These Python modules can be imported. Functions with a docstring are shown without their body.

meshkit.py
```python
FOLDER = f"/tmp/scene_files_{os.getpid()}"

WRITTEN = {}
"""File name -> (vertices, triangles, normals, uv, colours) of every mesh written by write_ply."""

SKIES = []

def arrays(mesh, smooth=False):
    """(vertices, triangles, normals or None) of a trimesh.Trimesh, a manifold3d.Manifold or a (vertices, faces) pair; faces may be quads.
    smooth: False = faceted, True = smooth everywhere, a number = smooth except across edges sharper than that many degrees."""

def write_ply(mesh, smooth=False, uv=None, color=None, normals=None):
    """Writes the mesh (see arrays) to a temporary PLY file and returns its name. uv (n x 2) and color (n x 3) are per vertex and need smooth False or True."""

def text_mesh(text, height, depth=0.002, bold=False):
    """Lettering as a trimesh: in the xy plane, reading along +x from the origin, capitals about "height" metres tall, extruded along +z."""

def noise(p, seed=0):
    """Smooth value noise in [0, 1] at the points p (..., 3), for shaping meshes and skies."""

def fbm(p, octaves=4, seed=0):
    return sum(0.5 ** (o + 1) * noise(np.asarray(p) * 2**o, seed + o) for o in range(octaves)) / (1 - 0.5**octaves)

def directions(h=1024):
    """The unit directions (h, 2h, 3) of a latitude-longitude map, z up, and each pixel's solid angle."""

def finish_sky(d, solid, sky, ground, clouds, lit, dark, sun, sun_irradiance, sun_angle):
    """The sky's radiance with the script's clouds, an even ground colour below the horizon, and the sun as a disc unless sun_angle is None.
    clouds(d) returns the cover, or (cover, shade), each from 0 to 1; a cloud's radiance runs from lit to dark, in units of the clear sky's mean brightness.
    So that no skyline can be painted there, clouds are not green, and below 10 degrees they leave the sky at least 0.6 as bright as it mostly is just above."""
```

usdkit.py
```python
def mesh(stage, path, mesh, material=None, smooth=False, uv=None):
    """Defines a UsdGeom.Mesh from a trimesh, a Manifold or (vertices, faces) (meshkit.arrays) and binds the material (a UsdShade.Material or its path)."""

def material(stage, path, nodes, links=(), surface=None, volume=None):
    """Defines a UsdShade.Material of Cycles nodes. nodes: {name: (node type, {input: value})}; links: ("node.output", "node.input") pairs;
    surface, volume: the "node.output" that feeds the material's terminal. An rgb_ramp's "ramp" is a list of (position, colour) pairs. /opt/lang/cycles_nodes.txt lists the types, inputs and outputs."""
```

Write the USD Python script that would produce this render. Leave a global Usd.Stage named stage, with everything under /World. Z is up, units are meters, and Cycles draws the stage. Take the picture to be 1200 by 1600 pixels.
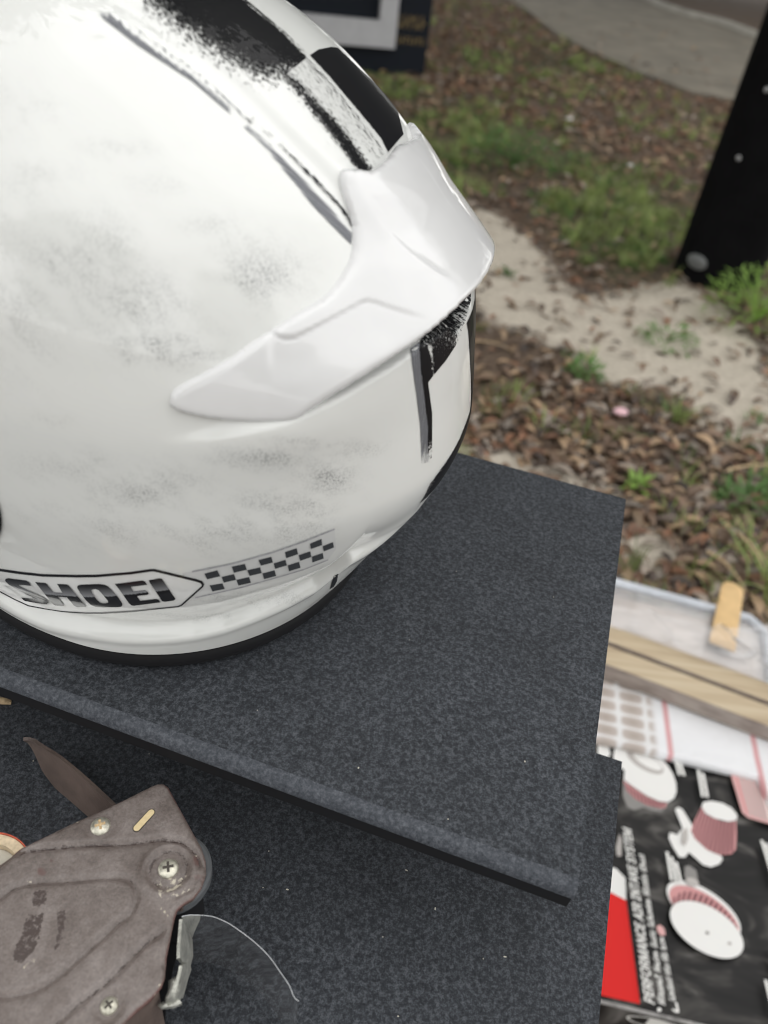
import math, random
import numpy as np, trimesh, usdkit, meshkit
import shapely, shapely.geometry as sg
from scipy.interpolate import PchipInterpolator, RegularGridInterpolator
from scipy.spatial import Delaunay
from pxr import Usd, UsdGeom, UsdLux, UsdShade, Gf, Sdf, Vt

rng = np.random.default_rng(7)
random.seed(7)
stage = Usd.Stage.CreateInMemory()
UsdGeom.SetStageUpAxis(stage, 'Z')
UsdGeom.SetStageMetersPerUnit(stage, 1.0)
UsdGeom.Xform.Define(stage, '/World')
UsdGeom.Scope.Define(stage, '/World/Looks')

# ------------------------------------------------------------------ camera
EYE = np.array([0.0, 0.0, 1.05])                 # height of the lens above the ground
PITCH = math.atan2(971.0, 1200.0)                # 39 degrees down
ROLL = np.array([0.145, 0.989]) / math.hypot(0.145, 0.989)
FOCAL = 1200.0                                   # focal length for a picture 1200 wide
FWD = np.array([0, math.cos(PITCH), -math.sin(PITCH)])
UP0, RT0 = np.array([0, math.sin(PITCH), math.cos(PITCH)]), np.array([1.0, 0, 0])
RIGHT = ROLL[1] * RT0 + ROLL[0] * UP0
UP = -ROLL[0] * RT0 + ROLL[1] * UP0
cam = UsdGeom.Camera.Define(stage, '/World/camera')
cam.CreateFocalLengthAttr(6.86)
cam.CreateHorizontalApertureAttr(6.86)
cam.CreateVerticalApertureAttr(6.86 * 4 / 3)
cam.CreateFStopAttr(1.9)
cam.CreateFocusDistanceAttr(0.36)
cam.CreateClippingRangeAttr(Gf.Vec2f(0.02, 1000))
cam.CreateExposureAttr(0.48)
M = Gf.Matrix4d(1)
for r, v in enumerate((RIGHT, UP, -FWD, EYE)):
    M.SetRow(r, Gf.Vec4d(*map(float, v), 1.0 if r == 3 else 0.0))
cam.AddTransformOp().Set(M)

# ------------------------------------------------------------------ light: bright overcast day
SUN = np.array([0.22, 0.52, 1.00]); SUN = SUN / np.linalg.norm(SUN)
SUN_EL, SUN_ROT = math.asin(SUN[2]), math.atan2(SUN[0], SUN[1])
usdkit.material(stage, '/World/Looks/sky_look', {
    'sky': ('sky_texture', {'sky_type': 'single_scattering', 'sun_disc': False, 'sun_elevation': SUN_EL, 'sun_rotation': SUN_ROT}),
    'tc': ('texture_coordinate', {}),
    'n': ('noise_texture', {'scale': 2.2, 'detail': 5.0, 'roughness': 0.55}),
    'r': ('rgb_ramp', {'ramp': [(0.30, (8.2, 8.2, 8.1)), (0.55, (12.0, 11.9, 11.6)), (0.75, (15.6, 15.4, 14.9))]}),
    'm': ('mix_color', {'fac': 0.88, 'use_clamp': False}),
    'bg': ('background_shader', {'strength': 0.105}),
}, [('tc.generated', 'n.vector'), ('n.fac', 'r.fac'), ('sky.color', 'm.a'), ('r.color', 'm.b'), ('m.result', 'bg.color')], surface='bg.background')
dome = UsdLux.DomeLight.Define(stage, '/World/sky')
UsdShade.MaterialBindingAPI.Apply(dome.GetPrim()).Bind(UsdShade.Material.Get(stage, '/World/Looks/sky_look'))
dome.GetPrim().SetCustomDataByKey('kind', 'structure')
sun = UsdLux.DistantLight.Define(stage, '/World/sun')
sun.CreateIntensityAttr(0.12)
sun.CreateAngleAttr(75.0)
sun.CreateColorAttr(Gf.Vec3f(1.0, 0.97, 0.93))
sun.GetPrim().CreateAttribute('inputs:normalize', Sdf.ValueTypeNames.Bool).Set(True)
zax = SUN
xax = np.cross([0, 1, 0], zax); xax /= np.linalg.norm(xax)
yax = np.cross(zax, xax)
M = Gf.Matrix4d(1)
for r, v in enumerate((xax, yax, zax)):
    M.SetRow(r, Gf.Vec4d(*map(float, v), 0.0))
sun.AddTransformOp().Set(M)

# ------------------------------------------------------------------ helpers
names = {}


def numbered(parent, name):
    k = names.get((parent, name), -1) + 1
    names[(parent, name)] = k
    return f'{parent}/{name}' + (f'_{k:03d}' if k else '')


def tag(prim, label=None, cat=None, group=None, kind=None):
    for key, val in (('label', label), ('category', cat), ('group', group), ('kind', kind)):
        if val:
            prim.SetCustomDataByKey(key, val)
    return prim


def thing(name, label, cat, loc=(0, 0, 0), group=None):
    x = UsdGeom.Xform.Define(stage, numbered('/World', name))
    x.AddTranslateOp().Set(Gf.Vec3d(*map(float, loc)))
    x.GetPrim().SetMetadata('comment', ' '.join(str(float(c)) for c in loc))
    return tag(x.GetPrim(), label, cat, group)


def origin(prim):
    c = prim.GetMetadata('comment')
    return np.array([float(t) for t in c.split()]) if c else np.zeros(3)


def obj(name, mesh, mat, parent=None, smooth=35, uv=None, attrs=None, label=None):
    """one Mesh prim; the mesh is given in world coordinates"""
    path = numbered(str(parent.GetPath()) if parent is not None else '/World', name)
    off = np.zeros(3)
    p = parent
    while p is not None and p.GetPath() != Sdf.Path('/World') and p.GetPath() != Sdf.Path.absoluteRootPath:
        off = off + origin(p)
        p = p.GetParent()
    v, f, n = meshkit.arrays(mesh, smooth if not (uv is not None or attrs) else (True if smooth else False))
    m = UsdGeom.Mesh.Define(stage, path)
    m.CreatePointsAttr(Vt.Vec3fArray.FromNumpy((v - off).astype(np.float32)))
    m.CreateFaceVertexCountsAttr(Vt.IntArray.FromNumpy(np.full(len(f), 3, np.int32)))
    m.CreateFaceVertexIndicesAttr(Vt.IntArray.FromNumpy(f.astype(np.int32).ravel()))
    m.CreateSubdivisionSchemeAttr('none')
    if n is not None:
        m.CreateNormalsAttr(Vt.Vec3fArray.FromNumpy(n.astype(np.float32)))
        m.SetNormalsInterpolation('vertex')
    api = UsdGeom.PrimvarsAPI(m)
    if uv is not None:
        api.CreatePrimvar('st', Sdf.ValueTypeNames.TexCoord2fArray, 'vertex').Set(Vt.Vec2fArray.FromNumpy(np.asarray(uv, np.float32)))
    for k, a in (attrs or {}).items():
        api.CreatePrimvar(k, Sdf.ValueTypeNames.FloatArray, 'vertex').Set(Vt.FloatArray.FromNumpy(np.asarray(a, np.float32)))
    if mat:
        UsdShade.MaterialBindingAPI.Apply(m.GetPrim()).Bind(UsdShade.Material.Get(stage, '/World/Looks/' + mat))
    if label:
        m.GetPrim().SetCustomDataByKey('label', label)
    return m.GetPrim()


def mat(name, nodes, links=(), surface='p.BSDF'):
    usdkit.material(stage, '/World/Looks/' + name, nodes, links, surface=surface)
    return name


def ray(px):
    px = np.atleast_2d(np.asarray(px, float))
    d = (px[:, :1] - 600) * RIGHT - (px[:, 1:2] - 800) * UP + FOCAL * FWD
    return d / np.linalg.norm(d, axis=1, keepdims=True)


def at(px, z):
    """the point of the level z seen at a place of the photograph"""
    d = ray(px)
    p = EYE + d * ((z - EYE[2]) / d[:, 2])[:, None]
    return p if np.ndim(px) == 2 else p[0]


def seen(P):
    v = np.asarray(P, float) - EYE
    z = v @ FWD
    return np.stack([600 + FOCAL * (v @ RIGHT) / z, 800 - FOCAL * (v @ UP) / z], -1)


def densify(p, step, closed=False):
    p = np.asarray(p, float)
    if closed:
        p = np.vstack([p, p[:1]])
    out = []
    for a, b in zip(p[:-1], p[1:]):
        k = max(1, int(np.ceil(np.linalg.norm(b - a) / step)))
        out.append(a + (b - a) * (np.arange(k) / k)[:, None])
    if not closed:
        out.append(p[-1:])
    return np.vstack(out)


def smoothline(p, n=80):
    """a smooth curve through the points"""
    p = np.asarray(p, float)
    t = np.r_[0, np.cumsum(np.linalg.norm(np.diff(p, axis=0), axis=1))]
    return np.stack([PchipInterpolator(t, p[:, k])(np.linspace(0, t[-1], n)) for k in range(p.shape[1])], -1)


def tri_poly(poly, res):
    """an even triangulation of a shapely polygon: (vertices 2d, faces)"""
    parts = list(poly.geoms) if hasattr(poly, 'geoms') else [poly]
    V, Fc, base = [], [], 0
    for g in parts:
        if g.area < 1e-12:
            continue
        pts = [densify(np.asarray(r.coords)[:-1], res, True) for r in (g.exterior, *g.interiors)]
        x0, y0, x1, y1 = g.bounds
        gx, gy = np.meshgrid(np.arange(x0 + res / 2, x1, res), np.arange(y0 + res / 2, y1, res * 0.9))
        gx[1::2] += res / 2
        q = np.stack([gx.ravel(), gy.ravel()], -1)
        if len(q):
            P = shapely.points(q)
            q = q[shapely.contains(g, P) & (shapely.distance(g.boundary, P) > res * 0.55)]
        v = np.vstack([*pts, q]) if len(q) else np.vstack(pts)
        v = np.unique(v.round(9), axis=0)
        try:
            f = Delaunay(v, qhull_options='QJ Pp').simplices
        except Exception:
            continue
        c = v[f].mean(1)
        f = f[shapely.contains(g.buffer(1e-9), shapely.points(c))]
        a = v[f]
        cr = (a[:, 1, 0] - a[:, 0, 0]) * (a[:, 2, 1] - a[:, 0, 1]) - (a[:, 1, 1] - a[:, 0, 1]) * (a[:, 2, 0] - a[:, 0, 0])
        f = f[np.abs(cr) > 1e-14]
        cr = cr[np.abs(cr) > 1e-14]
        f[cr < 0] = f[cr < 0][:, ::-1]
        V.append(v); Fc.append(f + base); base += len(v)
    return np.vstack(V), np.vstack(Fc)


def plate(poly, z0, z1, res=0.004, r=0.0, top=None):
    """a solid of the outline poly between two levels, its upper rim rounded with radius r, its top lowered by top(xy)"""
    v, f = tri_poly(poly, res)
    d = shapely.distance(poly.boundary, shapely.points(v))
    z = np.full(len(v), z1, float)
    if r:
        e = np.clip(d / r, 0, 1)
        z -= r * (1 - np.sqrt(1 - (1 - e) ** 2))
    if top is not None:
        z -= top(v)
    # boundary edges
    ed = np.sort(np.vstack([f[:, [0, 1]], f[:, [1, 2]], f[:, [2, 0]]]), axis=1)
    raw = np.vstack([f[:, [0, 1]], f[:, [1, 2]], f[:, [2, 0]]])
    u, idx, cnt = np.unique(ed, axis=0, return_index=True, return_counts=True)
    rim = raw[idx[cnt == 1]]
    n = len(v)
    V = np.vstack([np.c_[v, z], np.c_[v, np.full(n, z0)]])
    side = np.vstack([np.c_[rim[:, 1], rim[:, 0], rim[:, 0] + n], np.c_[rim[:, 1], rim[:, 0] + n, rim[:, 1] + n]])
    return trimesh.Trimesh(V, np.vstack([f, f[:, ::-1] + n, side]), process=False)


def box(lo, hi):
    lo, hi = np.asarray(lo, float), np.asarray(hi, float)
    b = trimesh.creation.box(hi - lo)
    b.apply_translation((lo + hi) / 2)
    return b


def tube(path, radius, sides=10, closed=False):
    path = np.asarray(path, float)
    n = len(path)
    rad = np.broadcast_to(radius, n)
    T = np.gradient(path, axis=0) if not closed else np.roll(path, -1, 0) - np.roll(path, 1, 0)
    T /= np.linalg.norm(T, axis=1, keepdims=True)
    up = np.array([0, 0, 1.0]) if abs(T[:, 2]).mean() < 0.8 else np.array([1.0, 0, 0])
    A = np.cross(T, up); A /= np.linalg.norm(A, axis=1, keepdims=True)
    B = np.cross(A, T)
    th = np.linspace(0, 2 * np.pi, sides, endpoint=False)
    V = (path[:, None] + rad[:, None, None] * (np.cos(th)[None, :, None] * A[:, None] + np.sin(th)[None, :, None] * B[:, None])).reshape(-1, 3)
    F = []
    for i in range(n if closed else n - 1):
        j = (i + 1) % n
        for k in range(sides):
            l = (k + 1) % sides
            F += [(i * sides + k, j * sides + k, j * sides + l), (i * sides + k, j * sides + l, i * sides + l)]
    if not closed:
        V = np.vstack([V, path[0], path[-1]])
        for k in range(sides):
            l = (k + 1) % sides
            F += [(n * sides, k, l), (n * sides + 1, (n - 1) * sides + l, (n - 1) * sides + k)]
    m = trimesh.Trimesh(V, F, process=False)
    m.fix_normals()
    return m


def join(*m):
    return trimesh.util.concatenate(m)


def sstep(a, b, x):
    t = np.clip((x - a) / (b - a), 0, 1)
    return t * t * (3 - 2 * t)


# ------------------------------------------------------------------ materials
def paint(name, color, rough=0.5, coat=0.0, metal=0.0, bump=0.0, bscale=400, vary=0.0, vscale=30, spec=0.5):
    nodes = {'tc': ('texture_coordinate', {}), 'g': ('geometry', {}), 'p': ('principled_bsdf', {'base_color': color, 'roughness': rough, 'metallic': metal, 'coat_weight': coat, 'specular_ior_level': spec})}
    links = []
    if vary:
        c = np.array(color)
        nodes['n'] = ('noise_texture', {'scale': vscale, 'detail': 5.0, 'roughness': 0.65})
        nodes['r'] = ('rgb_ramp', {'ramp': [(0.3, tuple(c * (1 - vary))), (0.5, tuple(c)), (0.72, tuple(np.minimum(c * (1 + vary), 0.95)))]})
        links += [('g.position', 'n.vector'), ('n.fac', 'r.fac'), ('r.color', 'p.base_color')]
    if bump:
        nodes['bn'] = ('noise_texture', {'scale': bscale, 'detail': 3.0})
        nodes['b'] = ('bump', {'distance': bump, 'strength': 1.0})
        links += [('g.position', 'bn.vector'), ('bn.fac', 'b.height'), ('b.normal', 'p.normal')]
    return mat(name, nodes, links)


# helmet shell: white paint with airbrushed grey scuffs under clear lacquer
mat('helmet_white', {
    'g': ('geometry', {}), 'a': ('attribute', {'attribute': 'grime'}),
    'n1': ('noise_texture', {'scale': 1300, 'detail': 3.0, 'roughness': 0.8}),
    'n2': ('noise_texture', {'scale': 60, 'detail': 6.0, 'roughness': 0.7}),
    's': ('math', {'math_type': 'multiply'}), 'k': ('rgb_ramp', {'ramp': [(0.47, (0, 0, 0)), (0.58, (1, 1, 1))]}),
    'k2': ('rgb_ramp', {'ramp': [(0.36, (0.25, 0.25, 0.25)), (0.62, (1, 1, 1))]}),
    's2': ('math', {'math_type': 'multiply'}),
    's3': ('math', {'math_type': 'multiply_add', 'value2': 1.0, 'value3': 0.0}),
    'ad': ('math', {'math_type': 'multiply', 'value2': 0.16}),
    'sum': ('math', {'math_type': 'add', 'use_clamp': True}),
    'c': ('mix_color', {'a': (0.69, 0.697, 0.678), 'b': (0.26, 0.265, 0.265)}),
    'p': ('principled_bsdf', {'roughness': 0.35, 'coat_weight': 1.0, 'coat_roughness': 0.035, 'specular_ior_level': 0.3}),
}, [('g.position', 'n1.vector'), ('g.position', 'n2.vector'), ('n1.fac', 'k.fac'), ('n2.fac', 'k2.fac'), ('k.color', 's.value1'), ('k2.color', 's.value2'),
    ('s.value', 's2.value1'), ('a.fac', 's2.value2'), ('s2.value', 's3.value1'), ('a.fac', 'ad.value1'), ('s3.value', 'sum.value1'), ('ad.value', 'sum.value2'), ('sum.value', 'c.fac'), ('c.result', 'p.base_color')])
mat('spoiler_white', {'g': ('geometry', {}), 'n': ('noise_texture', {'scale': 45, 'detail': 3.0}), 'r': ('rgb_ramp', {'ramp': [(0.3, (0.645, 0.645, 0.648)), (0.7, (0.67, 0.67, 0.672))]}),
    'p': ('principled_bsdf', {'roughness': 0.30, 'coat_weight': 1.0, 'coat_roughness': 0.03, 'specular_ior_level': 0.3})},
    [('g.position', 'n.vector'), ('n.fac', 'r.fac'), ('r.color', 'p.base_color')])


def ink(name, color, su, sv, sharp=0.10, metal=0.0, rough=0.45, coat=0.15, fine=1.0):
    """worn print: the coverage primvar "m" thinned out by a noise stretched along the stroke"""
    mat(name, {
        'uv': ('uvmap', {'attribute': 'st'}), 'mp': ('mapping', {'scale': (su, sv, 1.0)}),
        'n': ('noise_texture', {'scale': 1.0, 'detail': 5.0, 'roughness': 0.68}),
        'mp2': ('mapping', {'scale': (su * 2.2 * fine, sv * 1.4 * fine, 1.0), 'location': (3.1, 7.7, 0)}),
        'n2': ('noise_texture', {'scale': 1.0, 'detail': 3.0, 'roughness': 0.6}),
        'mx': ('mix_float', {'fac': 0.5}),
        'st': ('map_range', {'from_min': 0.28, 'from_max': 0.72, 'to_min': 0.0, 'to_max': 1.0, 'clamp': True}),
        'a': ('attribute', {'attribute': 'm'}),
        'sub': ('math', {'math_type': 'subtract'}),
        'mr': ('map_range', {'from_min': -sharp, 'from_max': sharp, 'to_min': 0.0, 'to_max': 1.0, 'clamp': True}),
        'p': ('principled_bsdf', {'base_color': color, 'roughness': rough, 'metallic': metal, 'coat_weight': coat, 'coat_roughness': 0.02, 'specular_ior_level': 0.08}),
        't': ('transparent_bsdf', {}), 'mix': ('mix_closure', {}),
    }, [('uv.UV', 'mp.vector'), ('mp.vector', 'n.vector'), ('uv.UV', 'mp2.vector'), ('mp2.vector', 'n2.vector'), ('n.fac', 'mx.a'), ('n2.fac', 'mx.b'), ('mx.result', 'st.value'),
        ('a.fac', 'sub.value1'), ('st.result', 'sub.value2'), ('sub.value', 'mr.value'), ('mr.result', 'mix.fac'), ('t.BSDF', 'mix.closure1'), ('p.BSDF', 'mix.closure2')], surface='mix.closure')
    return name


ink('stripe_black', (0.004, 0.004, 0.005), 520, 1000, sharp=0.05)
ink('stripe_speck', (0.004, 0.004, 0.005), 620, 1000, sharp=0.035)
ink('stripe_streak', (0.005, 0.005, 0.007), 260, 1500, sharp=0.05)
ink('stripe_grey', (0.15, 0.154, 0.168), 30, 2400, sharp=0.10, metal=0.3)
paint('solid_black', (0.005, 0.005, 0.006), 0.35, coat=0.5, spec=0.2)
paint('badge_white', (0.72, 0.725, 0.715), 0.35, coat=1.0)
paint('checker_grey', (0.028, 0.030, 0.033), 0.35, coat=0.5, spec=0.2, vary=0.2, vscale=900)
paint('rail_grey', (0.34, 0.34, 0.36), 0.35, coat=0.8, vary=0.3, vscale=500)
paint('band_grey', (0.60, 0.605, 0.60), 0.35, coat=0.9)
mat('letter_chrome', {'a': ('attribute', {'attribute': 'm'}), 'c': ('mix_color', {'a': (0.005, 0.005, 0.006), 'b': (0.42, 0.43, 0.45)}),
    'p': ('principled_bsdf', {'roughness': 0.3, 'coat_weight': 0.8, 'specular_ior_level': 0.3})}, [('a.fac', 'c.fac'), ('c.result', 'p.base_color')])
paint('rubber_black', (0.007, 0.007, 0.008), 0.6, spec=0.2)
paint('visor_dark', (0.01, 0.011, 0.012), 0.12, coat=1.0)
# textured black board
mat('board_black', {
    'g': ('geometry', {}), 'n': ('noise_texture', {'scale': 560, 'detail': 5.0, 'roughness': 0.76}),
    'n2': ('noise_texture', {'scale': 28, 'detail': 4.0}), 'n3': ('noise_texture', {'scale': 900, 'detail': 2.0}),
    'r': ('rgb_ramp', {'ramp': [(0.32, (0.006, 0.007, 0.010)), (0.48, (0.027, 0.031, 0.038)), (0.66, (0.094, 0.102, 0.116))]}),
    'r2': ('rgb_ramp', {'ramp': [(0.3, (0.86, 0.86, 0.86)), (0.7, (1.10, 1.10, 1.10))]}),
    'm': ('mix_color', {'blend_type': 'multiply', 'fac': 1.0, 'use_clamp': False}),
    'b': ('bump', {'distance': 0.0012, 'strength': 0.9}),
    'p': ('principled_bsdf', {'roughness': 0.62, 'specular_ior_level': 0.35})},
    [('g.position', 'n.vector'), ('g.position', 'n2.vector'), ('n.fac', 'r.fac'), ('n2.fac', 'r2.fac'), ('r.color', 'm.a'), ('r2.color', 'm.b'), ('m.result', 'p.base_color'), ('n.fac', 'b.height'), ('b.normal', 'p.normal')])
mat('board_edge_lit', {  # lighter than the board: brightness of the bevel is put into the colour
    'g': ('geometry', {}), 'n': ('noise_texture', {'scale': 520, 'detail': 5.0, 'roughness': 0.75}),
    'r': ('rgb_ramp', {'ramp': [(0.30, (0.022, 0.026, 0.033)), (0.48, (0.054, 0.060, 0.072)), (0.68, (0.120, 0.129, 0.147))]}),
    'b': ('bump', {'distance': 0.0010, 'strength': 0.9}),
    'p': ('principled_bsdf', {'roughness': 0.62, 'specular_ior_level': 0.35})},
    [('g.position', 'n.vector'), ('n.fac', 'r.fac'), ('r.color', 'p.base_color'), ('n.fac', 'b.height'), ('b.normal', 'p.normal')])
# tape gun
mat('gun_brown', {
    'g': ('geometry', {}), 'n': ('noise_texture', {'scale': 55, 'detail': 7.0, 'roughness': 0.7}), 'n2': ('noise_texture', {'scale': 900, 'detail': 4.0, 'roughness': 0.7}),
    'a': ('attribute', {'attribute': 'm'}), 'w': ('attribute', {'attribute': 'edge'}),
    'r': ('rgb_ramp', {'ramp': [(0.26, (0.070, 0.052, 0.045)), (0.50, (0.150, 0.123, 0.112)), (0.74, (0.235, 0.203, 0.190))]}),
    'r2': ('rgb_ramp', {'ramp': [(0.30, (0.72, 0.72, 0.72)), (0.52, (1.0, 1.0, 1.0)), (0.74, (1.25, 1.25, 1.25))]}),
    'mm': ('mix_color', {'blend_type': 'multiply', 'fac': 1.0, 'use_clamp': False}),
    'ns': ('math', {'math_type': 'add'}), 'st': ('map_range', {'from_min': 0.98, 'from_max': 1.10, 'clamp': True}),
    'dk': ('mix_color', {'b': (0.050, 0.034, 0.030)}), 
    'es': ('math', {'math_type': 'add'}), 'et': ('map_range', {'from_min': 0.95, 'from_max': 1.15, 'clamp': True}),
    'rd': ('mix_color', {'b': (0.105, 0.050, 0.044)}),
    'pa': ('attribute', {'attribute': 'pale'}), 'n4': ('noise_texture', {'scale': 420, 'detail': 5.0, 'roughness': 0.75}), 'ps': ('math', {'math_type': 'add'}), 'pt': ('map_range', {'from_min': 1.0, 'from_max': 1.12, 'clamp': True}), 'pl': ('mix_color', {'b': (0.50, 0.45, 0.36)}),
    'b': ('bump', {'distance': 0.0004, 'strength': 0.6}),
    'p': ('principled_bsdf', {'roughness': 0.33, 'specular_ior_level': 0.55})},
    [('g.position', 'n.vector'), ('g.position', 'n2.vector'), ('n.fac', 'r.fac'), ('n2.fac', 'r2.fac'), ('r.color', 'mm.a'), ('r2.color', 'mm.b'), ('mm.result', 'rd.a'),
     ('w.fac', 'es.value1'), ('n.fac', 'es.value2'), ('es.value', 'et.value'), ('et.result', 'rd.fac'), ('rd.result', 'dk.a'),
     ('a.fac', 'ns.value1'), ('n4.fac', 'ns.value2'), ('ns.value', 'st.value'), ('st.result', 'dk.fac'), ('g.position', 'n4.vector'), ('pa.fac', 'ps.value1'), ('n4.fac', 'ps.value2'), ('ps.value', 'pt.value'), ('pt.result', 'pl.fac'), ('dk.result', 'pl.a'), ('pl.result', 'p.base_color'), ('n2.fac', 'b.height'), ('b.normal', 'p.normal')])
paint('gun_wall', (0.090, 0.066, 0.056), 0.5, vary=0.4, vscale=60, bump=0.0003, bscale=900)
paint('steel_dull', (0.42, 0.42, 0.38), 0.42, metal=0.8, vary=0.35, vscale=250, bump=0.0003, bscale=1500)
paint('screw_steel', (0.52, 0.50, 0.42), 0.38, metal=0.85, vary=0.35, vscale=500)
paint('cross_dark', (0.05, 0.042, 0.034), 0.6, vary=0.4, vscale=900)
paint('cross_tan', (0.50, 0.36, 0.20), 0.7, vary=0.4, vscale=900)
paint('roller_grey', (0.075, 0.080, 0.085), 0.5, vary=0.15, vscale=200)
paint('tape_core', (0.62, 0.50, 0.34), 0.7, vary=0.3, vscale=300)
paint('core_red', (0.55, 0.10, 0.05), 0.6, vary=0.3, vscale=300)
paint('core_white', (0.50, 0.47, 0.40), 0.6, vary=0.1, vscale=300)
paint('slot_cream', (0.66, 0.53, 0.30), 0.6, vary=0.1, vscale=500)
mat('tape_film', {'f': ('fresnel', {'IOR': 1.12}), 't': ('transparent_bsdf', {'color': (0.97, 0.97, 0.98)}), 'gl': ('glossy_bsdf', {'color': (0.9, 0.9, 0.9), 'roughness': 0.06}), 'm': ('mix_closure', {}), 'd': ('diffuse_bsdf', {'color': (0.6, 0.6, 0.62)}), 'm2': ('mix_closure', {'fac': 0.018})},
    [('f.fac', 'm.fac'), ('t.BSDF', 'm.closure1'), ('gl.BSDF', 'm.closure2'), ('m.closure', 'm2.closure1'), ('d.BSDF', 'm2.closure2')], surface='m2.closure')
paint('film_edge', (0.75, 0.77, 0.80), 0.3)
paint('wood_chip', (0.50, 0.37, 0.22), 0.7, vary=0.3, vscale=400)
# carton and what stands behind it
mat('carton_print', {
    'g': ('geometry', {}), 'mp': ('mapping', {'rotation': (0, 0, 0.6), 'scale': (9, 22, 9)}), 'n': ('noise_texture', {'scale': 1.0, 'detail': 4.0, 'roughness': 0.55, 'distortion': 1.6}),
    'r': ('rgb_ramp', {'ramp': [(0.36, (0.004, 0.004, 0.004)), (0.50, (0.012, 0.011, 0.011)), (0.58, (0.045, 0.042, 0.039)), (0.68, (0.125, 0.118, 0.112))]}),
    'p': ('principled_bsdf', {'roughness': 0.45, 'specular_ior_level': 0.22})},
    [('g.position', 'mp.vector'), ('mp.vector', 'n.vector'), ('n.fac', 'r.fac'), ('r.color', 'p.base_color')])
paint('print_white', (0.74, 0.73, 0.71), 0.35)
paint('print_shade', (0.42, 0.39, 0.37), 0.35)
paint('print_grey', (0.20, 0.19, 0.18), 0.35)
paint('print_red', (0.66, 0.014, 0.012), 0.5, spec=0.2)
paint('print_pink', (0.56, 0.25, 0.25), 0.4)
paint('print_pleat', (0.15, 0.035, 0.045), 0.4)
paint('print_rose', (0.62, 0.34, 0.33), 0.4)
paint('print_text', (0.78, 0.77, 0.74), 0.4)
paint('carton_black', (0.010, 0.010, 0.010), 0.35)
paint('carton_edge', (0.30, 0.29, 0.28), 0.4, vary=0.5, vscale=60)
mat('plank_wood', {
    'g': ('geometry', {}), 'oi': ('object_info', {}), 'mp': ('mapping', {'rotation': (0, 0, 0.28), 'scale': (3.5, 90, 90)}), 'n': ('noise_texture', {'scale': 1.0, 'detail': 5.0, 'roughness': 0.6}),
    'r': ('rgb_ramp', {'ramp': [(0.28, (0.36, 0.27, 0.18)), (0.48, (0.50, 0.40, 0.27)), (0.70, (0.60, 0.51, 0.37))]}),
    'b': ('bump', {'distance': 0.001, 'strength': 0.5}),
    'p': ('principled_bsdf', {'roughness': 0.7})},
    [('g.position', 'mp.vector'), ('mp.vector', 'n.vector'), ('n.fac', 'r.fac'), ('r.color', 'p.base_color'), ('n.fac', 'b.height'), ('b.normal', 'p.normal')])
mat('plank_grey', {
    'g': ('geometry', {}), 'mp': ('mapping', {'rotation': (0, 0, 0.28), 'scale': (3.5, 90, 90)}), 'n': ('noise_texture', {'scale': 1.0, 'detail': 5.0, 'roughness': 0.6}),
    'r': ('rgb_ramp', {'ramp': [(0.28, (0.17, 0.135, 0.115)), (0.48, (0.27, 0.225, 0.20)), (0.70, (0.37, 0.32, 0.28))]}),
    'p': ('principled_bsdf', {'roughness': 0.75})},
    [('g.position', 'mp.vector'), ('mp.vector', 'n.vector'), ('n.fac', 'r.fac'), ('r.color', 'p.base_color')])
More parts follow.
